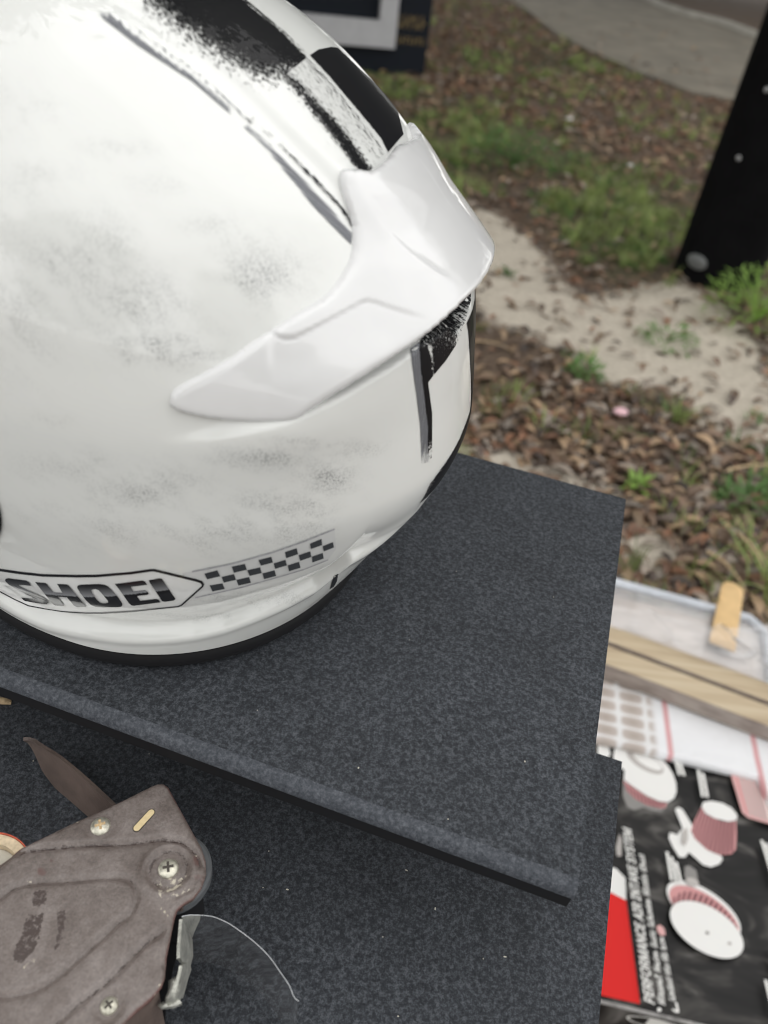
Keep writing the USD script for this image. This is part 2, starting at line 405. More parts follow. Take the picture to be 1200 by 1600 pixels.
def cloth_look(u1, u2, upl):
    nodes = {
        'uv': ('uvmap', {'attribute': 'st'}), 'sx': ('separate_xyz', {}), 'n': ('noise_texture', {'scale': 900, 'detail': 3.0}), 'g': ('geometry', {}),
        'wx': ('wave_texture', {'scale': 8.0, 'distortion': 0.3, 'bands_direction': 'x'}), 'wy': ('wave_texture', {'scale': 14.0, 'distortion': 0.3, 'bands_direction': 'y'}),
        'mx': ('math', {'math_type': 'multiply'}), 'rp': ('rgb_ramp', {'ramp': [(0.01, (0.74, 0.73, 0.73)), (0.10, (0.50, 0.44, 0.405)), (1.0, (0.40, 0.34, 0.30))]}),
        'pm': ('map_range', {'from_min': upl - 0.006, 'from_max': upl + 0.004, 'to_min': 1.0, 'to_max': 0.0, 'clamp': True}),
        'c1': ('mix_color', {'a': (0.78, 0.78, 0.80)}), 'c2': ('mix_color', {'b': (0.62, 0.25, 0.26)}), 'mxx': ('math', {'math_type': 'maximum'}),
        'b': ('bump', {'distance': 0.0006, 'strength': 0.7}), 'p': ('principled_bsdf', {'roughness': 0.85, 'sheen_weight': 0.2})}
    links = [('uv.UV', 'sx.vector'), ('uv.UV', 'wx.vector'), ('uv.UV', 'wy.vector'), ('wx.fac', 'mx.value1'), ('wy.fac', 'mx.value2'), ('mx.value', 'rp.fac'), ('sx.x', 'pm.value'), ('pm.result', 'c1.fac'), ('rp.color', 'c1.b'),
             ('c1.result', 'c2.a'), ('c2.result', 'p.base_color'), ('g.position', 'n.vector'), ('n.fac', 'b.height'), ('b.normal', 'p.normal')]
    for k, u in (('1', u1), ('2', u2)):
        nodes['s' + k] = ('math', {'math_type': 'subtract', 'value2': u}); nodes['a' + k] = ('math', {'math_type': 'absolute'})
        nodes['r' + k] = ('map_range', {'from_min': 0.0022, 'from_max': 0.0052, 'to_min': 0.85, 'to_max': 0.0, 'clamp': True})
        links += [('sx.x', f's{k}.value1'), (f's{k}.value', f'a{k}.value1'), (f'a{k}.value', f'r{k}.value'), (f'r{k}.result', f'mxx.value{k}')]
    links.append(('mxx.value', 'c2.fac'))
    mat('cloth_plaid', nodes, links)


mat('clear_plastic', {'f': ('fresnel', {'IOR': 1.25}), 't': ('transparent_bsdf', {'color': (0.95, 0.94, 0.93)}), 'd': ('principled_bsdf', {'base_color': (0.74, 0.74, 0.76), 'roughness': 0.25}), 'm0': ('mix_closure', {'fac': 0.14}),
    'gl': ('glossy_bsdf', {'roughness': 0.22}), 'm': ('mix_closure', {})},
    [('f.fac', 'm.fac'), ('t.BSDF', 'm0.closure1'), ('d.BSDF', 'm0.closure2'), ('m0.closure', 'm.closure1'), ('gl.BSDF', 'm.closure2')], surface='m.closure')
paint('plastic_rim', (0.56, 0.59, 0.64), 0.3, vary=0.2, vscale=20)
paint('card_tan', (0.50, 0.41, 0.34), 0.7, vary=0.2, vscale=25)
paint('stick_wood', (0.68, 0.46, 0.22), 0.6, vary=0.12, vscale=40)
# ground
mat('ground_soil', {
    'g': ('geometry', {}), 'sd': ('attribute', {'attribute': 'sand'}), 'gr': ('attribute', {'attribute': 'green'}),
    'n': ('noise_texture', {'scale': 14, 'detail': 8.0, 'roughness': 0.7}), 'n2': ('noise_texture', {'scale': 70, 'detail': 7.0, 'roughness': 0.78}),
    'soil': ('rgb_ramp', {'ramp': [(0.28, (0.050, 0.034, 0.024)), (0.5, (0.115, 0.082, 0.060)), (0.72, (0.26, 0.20, 0.15))]}),
    'sandc': ('rgb_ramp', {'ramp': [(0.25, (0.30, 0.26, 0.21)), (0.5, (0.52, 0.465, 0.385)), (0.75, (0.68, 0.62, 0.53))]}),
    'ad': ('math', {'math_type': 'add'}), 'mr': ('map_range', {'from_min': 0.90, 'from_max': 1.10, 'clamp': True}),
    'm': ('mix_color', {}), 'gm': ('mix_color', {'b': (0.035, 0.055, 0.018)}), 'gf': ('math', {'math_type': 'multiply', 'value2': 0.45}),
    'b': ('bump', {'distance': 0.01, 'strength': 0.6}),
    'p': ('principled_bsdf', {'roughness': 0.9, 'specular_ior_level': 0.2})},
    [('g.position', 'n.vector'), ('g.position', 'n2.vector'), ('n2.fac', 'soil.fac'), ('n2.fac', 'sandc.fac'), ('sd.fac', 'ad.value1'), ('n.fac', 'ad.value2'), ('ad.value', 'mr.value'), ('mr.result', 'm.fac'),
     ('soil.color', 'm.a'), ('sandc.color', 'm.b'), ('gr.fac', 'gf.value1'), ('gf.value', 'gm.fac'), ('m.result', 'gm.a'), ('gm.result', 'p.base_color'), ('n2.fac', 'b.height'), ('b.normal', 'p.normal')])
paint('concrete', (0.175, 0.155, 0.122), 0.85, vary=0.3, vscale=2.5, bump=0.002, bscale=60)
paint('concrete_edge', (0.30, 0.285, 0.25), 0.85, vary=0.25, vscale=8)
paint('pole_black', (0.0045, 0.0045, 0.005), 0.8, spec=0.05, vary=0.3, vscale=6, bump=0.004, bscale=25)
paint('nail_steel', (0.32, 0.32, 0.32), 0.45, metal=0.6)
paint('tag_grey', (0.13, 0.135, 0.135), 0.4, metal=0.4)
paint('case_black', (0.005, 0.007, 0.011), 0.5, spec=0.15)
paint('frame_grey', (0.36, 0.36, 0.37), 0.45, vary=0.08, vscale=12)
paint('gold_ink', (0.11, 0.075, 0.025), 0.5)
paint('litter_white', (0.75, 0.73, 0.70), 0.6)
paint('litter_pink', (0.75, 0.48, 0.52), 0.6)


def leafy(name, color, vary=0.5, trans=0.35):
    c = np.array(color)
    mat(name, {'oi': ('object_info', {}), 'r': ('rgb_ramp', {'ramp': [(0.0, tuple(c * (1 - vary))), (0.5, tuple(c)), (1.0, tuple(np.minimum(c * (1 + vary), 0.9)))]}),
        'p': ('principled_bsdf', {'roughness': 0.6}), 't': ('translucent_bsdf', {}), 'm': ('mix_closure', {'fac': trans})},
        [('oi.random', 'r.fac'), ('r.color', 'p.base_color'), ('r.color', 't.color'), ('p.BSDF', 'm.closure1'), ('t.BSDF', 'm.closure2')], surface='m.closure')


leafy('leaf_brown', (0.150, 0.098, 0.066), 0.5, 0.1)
leafy('leaf_tan', (0.30, 0.205, 0.125), 0.45, 0.1)
leafy('leaf_rust', (0.19, 0.095, 0.055), 0.5, 0.1)
leafy('leaf_dark', (0.075, 0.053, 0.042), 0.5, 0.05)
leafy('leaf_grey', (0.27, 0.225, 0.185), 0.45, 0.05)
leafy('grass_green', (0.20, 0.25, 0.08), 0.5)
leafy('weed_green', (0.095, 0.185, 0.05), 0.35)
leafy('fern_green', (0.22, 0.36, 0.07), 0.4)
# ------------------------------------------------------------------ ground
ZB = 0.76            # upper board, top face
ZL = 0.685           # lower board, top face
ZC = 0.15            # carton, top face


def px_poly(px, z=0.0):
    return sg.Polygon(at(np.asarray(px, float), z)[:, :2])


SAND = [px_poly(p) for p in ([(735, 318), (790, 345), (870, 415), (900, 462), (960, 455), (1010, 440), (1070, 432), (1130, 475), (1185, 530), (1215, 600), (1200, 690), (1130, 690), (1085, 640), (1045, 612), (990, 612), (935, 602), (905, 562), (850, 540), (790, 512), (735, 480)],
                              [(960, 812), (1050, 822), (1070, 870), (1050, 900), (960, 898)], [(715, 690), (800, 705), (870, 730), (960, 760), (975, 790), (900, 770), (720, 715)],
                              [(1150, 640), (1230, 600), (1230, 720)])]
GREEN = [px_poly(p) for p in ([(590, 100), (660, 130), (740, 150), (800, 200), (780, 280), (720, 300), (660, 250), (600, 210)], [(690, 95), (760, 85), (880, 62), (935, 92), (950, 120), (880, 125), (800, 122)],
                               [(850, 205), (905, 195), (925, 250), (890, 285), (850, 280)], [(850, 300), (902, 272), (1000, 268), (1070, 300), (1090, 360), (1040, 420), (975, 455), (930, 430), (890, 385), (850, 345)])]


def soft(polys, q, w):
    P = shapely.points(q)
    out = np.zeros(len(q))
    for g in polys:
        d = np.where(shapely.contains(g, P), shapely.distance(g.boundary, P), -shapely.distance(g, P))
        ww = w * np.clip(np.linalg.norm(q, axis=1) / 2.5, 0.5, 3)
        out = np.maximum(out, sstep(-1, 1, d / ww))
    return out


def axis_steps(lo, hi, fine_lo, fine_hi, step):
    mid = np.arange(fine_lo, fine_hi, step)
    k = np.arange(1, 26)
    g = step * (1.28 ** k).cumsum()
    a, b = fine_lo - g, fine_hi + g
    return np.unique(np.r_[lo, a[a > lo][::-1], mid, b[b < hi], hi])


gx, gy = axis_steps(-120, 120, -0.8, 3.2, 0.03), axis_steps(-120, 120, 0.4, 5.2, 0.03)
GX, GY = np.meshgrid(gx, gy, indexing='ij')
q = np.stack([GX.ravel(), GY.ravel()], -1)
hh = 0.035 * (meshkit.fbm(np.c_[q * 1.3, np.zeros(len(q))]) - 0.5) + 0.026 * (meshkit.fbm(np.c_[q * 8, np.ones(len(q))]) - 0.5)
hh *= np.exp(-np.maximum(np.linalg.norm(q - [1, 2.5], axis=1) - 5, 0) / 4) * sstep(0.75, 1.3, q[:, 1])
hh -= 0.004
sandv = soft(SAND, q, 0.20)
greenv = soft(GREEN, q, 0.12)
nx, ny = len(gx), len(gy)
ii = np.arange(nx * ny).reshape(nx, ny)
quad = np.stack([ii[:-1, :-1], ii[1:, :-1], ii[1:, 1:], ii[:-1, 1:]], -1).reshape(-1, 4)
tag(obj('ground', (np.c_[q, hh], quad), 'ground_soil', None, True, attrs={'sand': sandv, 'green': greenv}), kind='structure')
gz = RegularGridInterpolator((gx, gy), hh.reshape(nx, ny), bounds_error=False, fill_value=0.0)

# concrete path crossing behind the pole
edge_near = at([(790, -8), (830, 20), (870, 52), (930, 82), (1000, 112), (1080, 142), (1170, 160), (1290, 200)], 0.03)
edge_far = at([(930, -60), (960, -32), (1000, -8), (1030, 8), (1075, 24), (1130, 38), (1190, 60), (1320, 90)], 0.03)
pp = sg.Polygon(np.vstack([edge_near[:, :2], edge_far[::-1, :2]])).buffer(0)
tag(obj('path', plate(pp, -0.02, 0.03, 0.25), 'concrete'), kind='structure')
tag(obj('path_edge', tube(smoothline(edge_far + [0, 0, -0.02], 60), 0.09, 8), 'concrete_edge'), kind='structure')

# ------------------------------------------------------------------ pole
pb = at([(1063, 434), (1193, 440)], 0.0)
pr = 0.165
pd = (pb[1] - pb[0]) / np.linalg.norm(pb[1] - pb[0])
pc = pb[0] + pd * (pr * 0.98 + 0.028) + np.array([-pd[1], pd[0], 0]) * 0.06
pole = thing('utility_pole', 'thick black utility pole standing in the sand by the path', 'pole', (pc[0], pc[1], 0))
zz = np.r_[-0.1, 0, 0.06, np.linspace(0.15, 5.0, 60)]
pz = np.repeat(zz[:, None], 48, 1)
th = np.linspace(0, 2 * np.pi, 48, endpoint=False)
rr = pr * (1 - 0.012 * pz) * (1 + 0.012 * np.sin(5 * th + 0.4)[None] + 0.008 * np.sin(11 * th + 2 * pz))
V = np.stack([pc[0] + rr * np.cos(th), pc[1] + rr * np.sin(th), pz], -1).reshape(-1, 3)
F = [(i * 48 + k, i * 48 + (k + 1) % 48, (i + 1) * 48 + (k + 1) % 48, (i + 1) * 48 + k) for i in range(len(zz) - 1) for k in range(48)]
obj('shaft', (V, F), 'pole_black', pole, True)
for (x, y), kind in (((1154, 247), 'nail'), ((1198, 140), 'nail'), ((1089, 409), 'tag'),):
    d = ray((x, y))[0]
    oc = (EYE - pc)[:2]
    A, B, C = d[:2] @ d[:2], 2 * oc @ d[:2], oc @ oc - (pr + 0.004) ** 2
    disc = B * B - 4 * A * C
    if disc < 0:
        continue
    P = EYE + d * (-B - math.sqrt(disc)) / (2 * A)
    nrm = np.r_[(P - pc)[:2] / np.linalg.norm((P - pc)[:2]), 0]
    T = trimesh.geometry.align_vectors([0, 0, 1], nrm)
    if kind == 'nail':
        m = trimesh.creation.uv_sphere(0.009, count=[8, 12]); m.apply_scale([1, 1, 0.6])
    else:
        m = trimesh.creation.icosphere(2, 1.0); m.apply_scale([0.028, 0.045, 0.008])
    m.apply_transform(T); m.apply_translation(P)
    obj('nail_head' if kind == 'nail' else 'metal_tag', m, 'nail_steel' if kind == 'nail' else 'tag_grey', pole)

# ------------------------------------------------------------------ black case with a grey frame, far behind the helmet
k0, k1 = at((425, 100), 0.0), at((662, 118), 0.0)
ux = (k1 - k0)[:2] / np.linalg.norm((k1 - k0)[:2]); uy = np.array([-ux[1], ux[0]])
wid = np.linalg.norm((k1 - k0)[:2])


def local(m, o, ax=ux, ay=uy):
    T = np.eye(4); T[:2, 0] = ax; T[:2, 1] = ay; T[:3, 3] = o
    m.apply_transform(T)
    return m


case = thing('storage_case', 'black storage case with gold lettering and a grey metal frame, on the grass', 'case', k0)
L0 = wid + 0.6
obj('body', local(box((-0.6, 0.0, 0.0), (wid, 0.7, 1.25)), k0), 'case_black', case, False)
fr = lambda x0, x1, z0, z1: box((x0, -0.05, z0), (x1, -0.003, z1))


def on_case(x, y):
    d = ray((x, y))[0]; n = np.r_[-uy, 0]
    P = EYE + d * (((k0 - EYE) @ n) / (d @ n))
    return (P - k0)[:2] @ ux, P[2]


fx0, fz0 = on_case(585, 72); fx1, _ = on_case(614, 72); _, fz1 = on_case(585, 30)
obj('frame_rail', local(fr(-0.55, fx1, fz0, fz1), k0), 'frame_grey', case, False)
obj('frame_post', local(fr(fx0 + 0.01, fx1 - 0.002, fz1, 1.2), k0), 'frame_grey', case, False)
for (x, y, n_, hgt) in ((622, 36, 5, 0.085), (621, 60, 7, 0.05)):
    a0, c0 = on_case(x, y)
    for k in range(n_):
        w_ = 0.21 / n_
        obj('gold_mark', local(join(box((a0 + k * w_, -0.0025, c0 - 0.03), (a0 + k * w_ + w_ * 0.28, -0.0005, c0 - 0.03 + hgt)), box((a0 + k * w_ + w_ * 0.29, -0.0025, c0 - 0.03 + hgt * (0.1 + 0.25 * (k % 3))), (a0 + (k + 0.72) * w_, -0.0005, c0 - 0.03 + hgt * (0.35 + 0.25 * (k % 3))))), k0), 'gold_ink', case, False)

# ------------------------------------------------------------------ the two-tier stand
E1 = np.array([math.cos(math.radians(77.2)), math.sin(math.radians(77.2)), 0])    # towards the back
E2 = np.array([E1[1], -E1[0], 0])                                                # towards the right
NC = at((905, 1373), ZB)                                                          # front right corner of the flat top
RC = at((979, 780), ZB)
depth = (RC - NC) @ E1
stand = thing('work_stand', 'textured black two-tier stand carrying the helmet and the tape dispenser', 'stand', (NC[0], NC[1], 0))


def along(prof, x0, x1, o):
    """a profile (depth, height) drawn along E2 from x0 to x1"""
    m = trimesh.creation.extrude_polygon(sg.Polygon(prof), x1 - x0)
    T = np.eye(4); T[:3, 0] = E1; T[:3, 1] = [0, 0, 1]; T[:3, 2] = E2; T[:3, 3] = o + E2 * x0
    m.apply_transform(T)
    m.fix_normals()
    return m


R_, TH = 0.0056, 0.0150
arc = [(-R_ * math.sin(a), -R_ + R_ * math.cos(a)) for a in np.linspace(0, math.pi / 2, 9)]
prof = [(depth, 0), (0, 0), (0, -R_ - 0.0006), (depth, -R_ - 0.0006)]
obj('upper_board', along(prof, -0.85, 0.0, NC), 'board_black', stand, 30)
obj('rolled_edge', along([(0, -R_ - 0.0006), (0, 0)] + arc[1:] + [(-R_, -R_ - 0.0006)], -0.85, 0.0, NC), 'board_edge_lit', stand, 30)
obj('edge_band', along([(depth - 0.001, -R_ - 0.0006), (-R_ + 0.0004, -R_ - 0.0006), (-R_ + 0.0010, -TH), (depth - 0.001, -TH)], -0.85, -0.0005, NC), 'rubber_black', stand, False)  # black strip paints the shade on the vertical front
LR = at((972, 1190), ZL); LF = at((935, 1600), ZL)
prof2 = [(0, 0), (-0.55, 0), (-0.55, -0.018), (0, -0.018)]
obj('lower_board', along(prof2, -0.95, 0.0, LR), 'board_black', stand, False)
for s in (-0.16, -0.62):
    o = NC + E1 * depth * 0.72 + E2 * s
    c = along([(-0.03, 0), (0.03, 0), (0.03, ZB - TH - ZL), (-0.03, ZB - TH - ZL)], -0.02, 0.02, np.array([o[0], o[1], ZL]))
    obj('support_post', c, 'rubber_black', stand, False)
for s, t in ((-0.08, -0.05), (-0.08, -0.50), (-0.88, -0.05), (-0.88, -0.50)):
    o = LR + E1 * t + E2 * s
    obj('leg', along([(-0.02, 0), (0.02, 0), (0.02, ZL - 0.018), (-0.02, ZL - 0.018)], -0.02, 0.02, np.array([o[0], o[1], 0.0])), 'rubber_black', stand, False)

# ------------------------------------------------------------------ helmet
HP = np.array([-0.1198, 0.332, -0.2131, 1.0293, 0.1254, 2.0405, 2.3734, 1.0698, 1.0399, 1.0118, 0.9933, 0.9873, 0.9922, 1.0074, 1.025, 1.0354, 1.0408, 1.0459,
               0.8698, 0.927, 0.9857, 1.0524, 1.0964, 1.0913, 1.0889, 1.0874, 1.083, 1.0678, 1.0525])
HO, HYAW, HS, HT, HN0, HN1 = HP[:2], HP[2], HP[3], HP[4], HP[5], HP[6]
ZK = np.array([.0, .02, .045, .07, .10, .13, .16, .19, .22, .245, .262])
zi = [.0, .03, .07, .11, .15, .19, .225, .25, .262]
WF = PchipInterpolator(ZK, np.interp(ZK, zi, [.100, .109, .119, .125, .122, .108, .083, .05, .012]) * HP[7:18])
RF = PchipInterpolator(ZK, np.interp(ZK, zi, [.104, .118, .132, .138, .134, .117, .088, .052, .012]) * HP[18:29])
EX, EY = np.array([math.cos(HYAW), math.sin(HYAW)]), np.array([-math.sin(HYAW), math.cos(HYAW)])
ZRIM = 0.011


def rho0(phi, z):
    zc = np.clip(z, 0, 0.262)
    n = HN0 + (HN1 - HN0) * np.clip(z / 0.2, 0, 1)
    c, s = np.cos(phi), np.sin(phi)
    L = np.where(c > 0, 1.0, 1.3) * RF(zc)
    return ((np.abs(c) / L) ** n + (np.abs(s) / WF(zc)) ** n) ** (-1 / n)


DELTA = None


def rho(phi, z):
    r = rho0(phi, z)
    if DELTA is not None:
        r = r + DELTA(np.stack([np.mod(np.asarray(phi) + np.pi, 2 * np.pi) - np.pi, np.clip(z, 0, 0.262)], -1))
    return r


def shell(phi, z, d=0.0):
    """point of the shell at azimuth phi (0 = rear, negative = near side) and height z, raised by d along the normal"""
    phi, z = np.broadcast_arrays(np.asarray(phi, float), np.asarray(z, float))

    def raw(p, h):
        r = rho(p, h)
        a = r * np.cos(p) - HT * (h - 0.1)
        b = r * np.sin(p)
        return np.stack([HO[0] + HS * (a * EX[0] + b * EY[0]), HO[1] + HS * (a * EX[1] + b * EY[1]), ZB + HS * h], -1)
    P = raw(phi, z)
    if np.any(np.asarray(d) != 0):
        e = 2e-4
        du = raw(phi + e / 0.1, z) - raw(phi - e / 0.1, z)
        dv = raw(phi, z + e) - raw(phi, z - e)
        n = np.cross(du, dv)
        n /= np.linalg.norm(n, axis=-1, keepdims=True) + 1e-15
        P = P + n * np.asarray(d)[..., None]
    return P


def field(P):
    q = P[..., :2] - HO
    z = (P[..., 2] - ZB) / HS
    a = q @ EX / HS + HT * (z - 0.1)
    b = q @ EY / HS
    phi = np.arctan2(b, a)
    f = (np.hypot(a, b) - rho(phi, z)) * HS
    f = np.where((z < 0.0) | (z > 0.2615), 0.05, f)
    return f, phi, z


def hit(px, d=0.0):
    """azimuth and height where the shell (raised by d) is seen at a place of the photograph; beside it, the nearest place"""
    D = ray(px)
    t = np.linspace(0.12, 0.75, 900)
    P = EYE + t[None, :, None] * D[:, None]
    f, phi, z = field(P)
    f = f - np.broadcast_to(d, len(D))[:, None]
    ok = f < 0
    i = np.where(ok.any(1), ok.argmax(1), f.argmin(1))
    r = np.arange(len(D))
    j = np.maximum(i - 1, 0)
    w = np.where(ok.any(1), f[r, j] / (f[r, j] - f[r, i] + 1e-12), 1.0)
    tt = t[j] + (t[i] - t[j]) * np.clip(w, 0, 1)
    _, phi, z = field(EYE + tt[:, None] * D)
    return np.stack([phi, z], -1)


# relief of the shell: the flared lower lip, the brow under the spoiler, the raised crown panel
crease = hit([(60, 962), (130, 977), (200, 986), (300, 983), (350, 973), (400, 956), (450, 936), (500, 911), (530, 890), (556, 868)])
ca, cz = np.abs(crease[:, 0]), crease[:, 1]
o = np.argsort(ca); ca, cz = ca[o], cz[o]
brow = hit([(250, 698), (330, 687), (400, 668), (440, 655), (500, 626), (567, 587), (617, 556), (645, 536), (690, 508), (728, 482)])
ba, bz = np.abs(brow[:, 0]), brow[:, 1]
bw = np.array([0, 0.35, 0.75, 1, 1, 1, 1, 0.8, 0.6, 0.5])
o = np.argsort(ba); ba, bz, bw = ba[o], bz[o], bw[o]
ridge = hit([(330, 92), (385, 140), (434, 190), (472, 228), (510, 266), (535, 292), (552, 330)])
pg, zg = np.linspace(-np.pi, np.pi, 721), np.linspace(0, 0.262, 525)
PG, ZG = np.meshgrid(pg, zg, indexing='ij')
AG = np.abs(PG)
zc_ = np.interp(AG, ca, cz)
fade = sstep(np.max(ca) + 0.5, np.max(ca), AG) * sstep(np.min(ca) - 0.30, np.min(ca) + 0.10, AG)
below = ZG < zc_
lip = (-0.0060 * np.where(below, np.exp(-((zc_ - ZG) / 0.0038) ** 2), np.exp(-((ZG - zc_) / 0.013) ** 2)) + 0.0012 * np.exp(-((zc_ - ZG - 0.007) / 0.004) ** 2)) * fade
zb_ = np.interp(AG, ba, bz)
wb_ = np.interp(AG, ba, bw) * sstep(np.max(ba) + 0.25, np.max(ba), AG)
dz = ZG - zb_
pk = hit([(415, 668), (500, 632)])
deep = sstep(abs(pk[0, 0]), abs(pk[1, 0]), AG)
br = wb_ * 0.0040 * np.where(dz < 0, np.exp(-(dz / 0.017) ** 2), np.exp(-(dz / 0.0030) ** 2))
br -= 0.0085 * deep * np.where(AG < np.max(ba) + 0.3, 1, 0) * sstep(0.0002, 0.0040, dz) * sstep(0.024, 0.012, dz)
rb = np.abs(shell(ridge[:, 0], ridge[:, 1])[:, :2] @ EY - HO @ EY)
bG = np.abs(rho0(PG, ZG) * np.sin(PG)) * HS
rz = np.interp(ZG, ridge[::-1, 1] if ridge[0, 1] > ridge[-1, 1] else ridge[:, 1], rb[::-1] if ridge[0, 1] > ridge[-1, 1] else rb)
cr = 0.0030 * sstep(0.004, -0.004, bG - rz) * sstep(0.185, 0.205, ZG) * (np.cos(PG) > -0.2)
DELTA_BODY = RegularGridInterpolator((pg, zg), lip + br + cr, bounds_error=False, fill_value=0.0)
DELTA_WING = RegularGridInterpolator((pg, zg), cr, bounds_error=False, fill_value=0.0)
DELTA = DELTA_BODY

helmet = thing('motorcycle_helmet', 'glossy white motorcycle helmet with checkered stripe and rear spoiler, resting on the black stand', 'helmet', (HO[0], HO[1], ZB))
zs = np.unique(np.r_[np.linspace(ZRIM, 0.20, 190), np.linspace(0.20, 0.262, 110)])
ph = np.linspace(-np.pi, np.pi, 900, endpoint=False)
PH, ZS = np.meshgrid(ph, zs, indexing='ij')
V = shell(PH, ZS).reshape(-1, 3)
n1, n2 = PH.shape
ii = np.arange(n1 * n2).reshape(n1, n2)
jj = np.roll(ii, -1, 0)
F = np.stack([ii[:, :-1], jj[:, :-1], jj[:, 1:], ii[:, 1:]], -1).reshape(-1, 4)
F = np.vstack([F[:, [0, 1, 2]], F[:, [0, 2, 3]]])
top = V[ii[:, -1]].mean(0) + [0, 0, 0.002]
V = np.vstack([V, top])
F = np.vstack([F, np.stack([ii[:, -1], jj[:, -1], np.full(n1, len(V) - 1)], -1)])
GRIME = [(130, 420, 110, 70, 0.42), (40, 470, 70, 90, 0.42), (230, 500, 80, 50, 0.45), (520, 700, 70, 14, 0.55), (120, 730, 80, 24, 0.35), (30, 170, 60, 45, 0.25), (20, 310, 60, 40, 0.30), (70, 270, 60, 22, 0.35), (190, 232, 60, 16, 0.30), (265, 285, 50, 18, 0.25), (140, 350, 90, 40, 0.20), (330, 350, 50, 18, 0.3), (405, 430, 62, 45, 0.75), (380, 385, 40, 25, 0.4),
         (60, 420, 80, 60, 0.25), (30, 500, 40, 60, 0.45), (200, 470, 80, 60, 0.40), (255, 540, 70, 32, 0.75), (300, 555, 40, 12, 0.8), (180, 445, 40, 40, 0.5), (60, 660, 50, 16, 0.25), (230, 765, 75, 30, 0.70), (210, 745, 40, 16, 0.4),
         (400, 715, 70, 16, 0.65), (480, 690, 60, 10, 0.5), (510, 745, 40, 26, 0.80), (450, 790, 80, 22, 0.60), (360, 830, 110, 28, 0.55), (170, 830, 90, 26, 0.35), (60, 800, 50, 20, 0.30), (400, 935, 90, 14, 0.6), (300, 960, 80, 10, 0.45), (220, 940, 60, 8, 0.3), (480, 800, 40, 40, 0.5)]
s_ = seen(V)
front = (V - [HO[0], HO[1], 0])[:, :2] @ (EYE[:2] - HO) > -0.02
g = np.zeros(len(V))
for x, y, rx, ry, st in GRIME:
    g = np.maximum(g, st * np.exp(-(((s_[:, 0] - x) / (1.15 * rx)) ** 2 + ((s_[:, 1] - y) / (1.15 * ry)) ** 2)))
hq = np.stack([(V[:, :2] - HO) @ EX, (V[:, :2] - HO) @ EY, V[:, 2] - ZB], -1)
hr = np.stack([hq[:, 0] * 0.82 - hq[:, 2] * 0.57, hq[:, 1], hq[:, 0] * 0.57 + hq[:, 2] * 0.82], -1)
fb = 0.62 * meshkit.fbm(hr * [55, 70, 140], seed=5) + 0.38 * meshkit.fbm(hr * [260, 300, 520], seed=8)
g = 1.45 * g * sstep(0.30, 0.60, fb + 0.22 * (g - 0.5))
mirror = meshkit.fbm(V * 14, seed=3) if True else 0
g = np.where(front, g, 0.6 * np.clip(mirror * 2.5 - 1.2, 0, 1))
obj('shell', (V, F), 'helmet_white', helmet, True, attrs={'grime': g})
# black rubber edge trim round the opening
ph2 = np.linspace(-np.pi, np.pi, 240, endpoint=False)
rimp = shell(ph2, np.full(240, ZRIM)); cen = np.r_[HO, 0]
inn = rimp - cen; inn[:, 2] = 0; inn /= np.linalg.norm(inn, axis=1, keepdims=True)
rp = rimp - inn * 0.0050; rp[:, 2] = ZB + 0.0060
obj('edge_trim', tube(rp, 0.0058, 12, True), 'rubber_black', helmet, True)
lin = rimp - inn * 0.006; lin[:, 2] = ZB + 0.012
obj('inner_liner', plate(sg.Polygon(lin[:, :2]), ZB + 0.008, ZB + 0.013, 0.02), 'rubber_black', helmet, False)

AR = 0.115   # metres of arc for one radian, for prints laid out on the shell


def to_param(px, step=4, closed=True):
    h = hit(densify(px, step, closed))
    return np.c_[h[:, 0] * AR, h[:, 1]]


def decal(name, px, material, d=0.00025, res=0.0012, mask=None, holes=(), parent=None, ang=0.0, tweak=None, smooth=True, along=None):
    """a thin print laid on the shell over the outline given in the photograph"""
    par = to_param(px)
    if along is not None:
        h2 = hit(along) * [AR, 1.0]
        W2 = shell(hit(along)[:, 0], hit(along)[:, 1])
        ang = math.atan2(h2[1, 1] - h2[0, 1], h2[1, 0] - h2[0, 0])
    if tweak is not None:
        par = tweak(par)
    P = sg.Polygon(par, [to_param(h) for h in holes]).buffer(0)
    v, f = tri_poly(P, res)
    W = shell(v[:, 0] / AR, v[:, 1], d)
    s = seen(W)
    uv = np.stack([v[:, 0], v[:, 1]], -1)
    if ang:
        uv = np.stack([v[:, 0] * math.cos(ang) + v[:, 1] * math.sin(ang), -v[:, 0] * math.sin(ang) + v[:, 1] * math.cos(ang)], -1)
    m = np.ones(len(v)) if mask is None else mask(s, v)
    return obj(name, (W, f), material, parent if parent is not None else helmet, True, uv=uv, attrs={'m': m})


def dist_line(s, line):
    return shapely.distance(sg.LineString(line), shapely.points(s))


# big checkers down the middle of the crown
lower_left = [(206, 24), (262, 66), (330, 112), (400, 150), (447, 116)]


def m_a1(s, v):
    d = dist_line(s, [(190, 30), (262, 86), (330, 132), (400, 165), (450, 160)])
    top = dist_line(s, [(375, -30), (380, 0), (440, 47), (482, 87)])
    return np.clip(0.08 + d / 120, 0.05, 1.15) * np.clip(0.35 + top / 10, 0, 1)


decal('checker_print', [(206, 24), (225, 0), (243, -24), (262, -48), (340, -60), (376, -24), (384, 0), (441, 47), (483, 87), (446, 117), (432, 140), (395, 158), (330, 130), (262, 84)], 'stripe_speck', mask=m_a1, along=[(300, 20), (460, 130)])
left_b2 = [(484, 87), (513, 118), (552, 164), (595, 216), (605, 237)]


def m_b2(s, v):
    return np.clip(0.45 + dist_line(s, left_b2) / 14, 0, 1.0) * np.where(s[:, 0] > 0, 1, 1) * np.clip(0.72 + dist_line(s, [(525, 75), (552, 101), (584, 131), (610, 160), (619, 173)]) / 40, 0, 1.1)


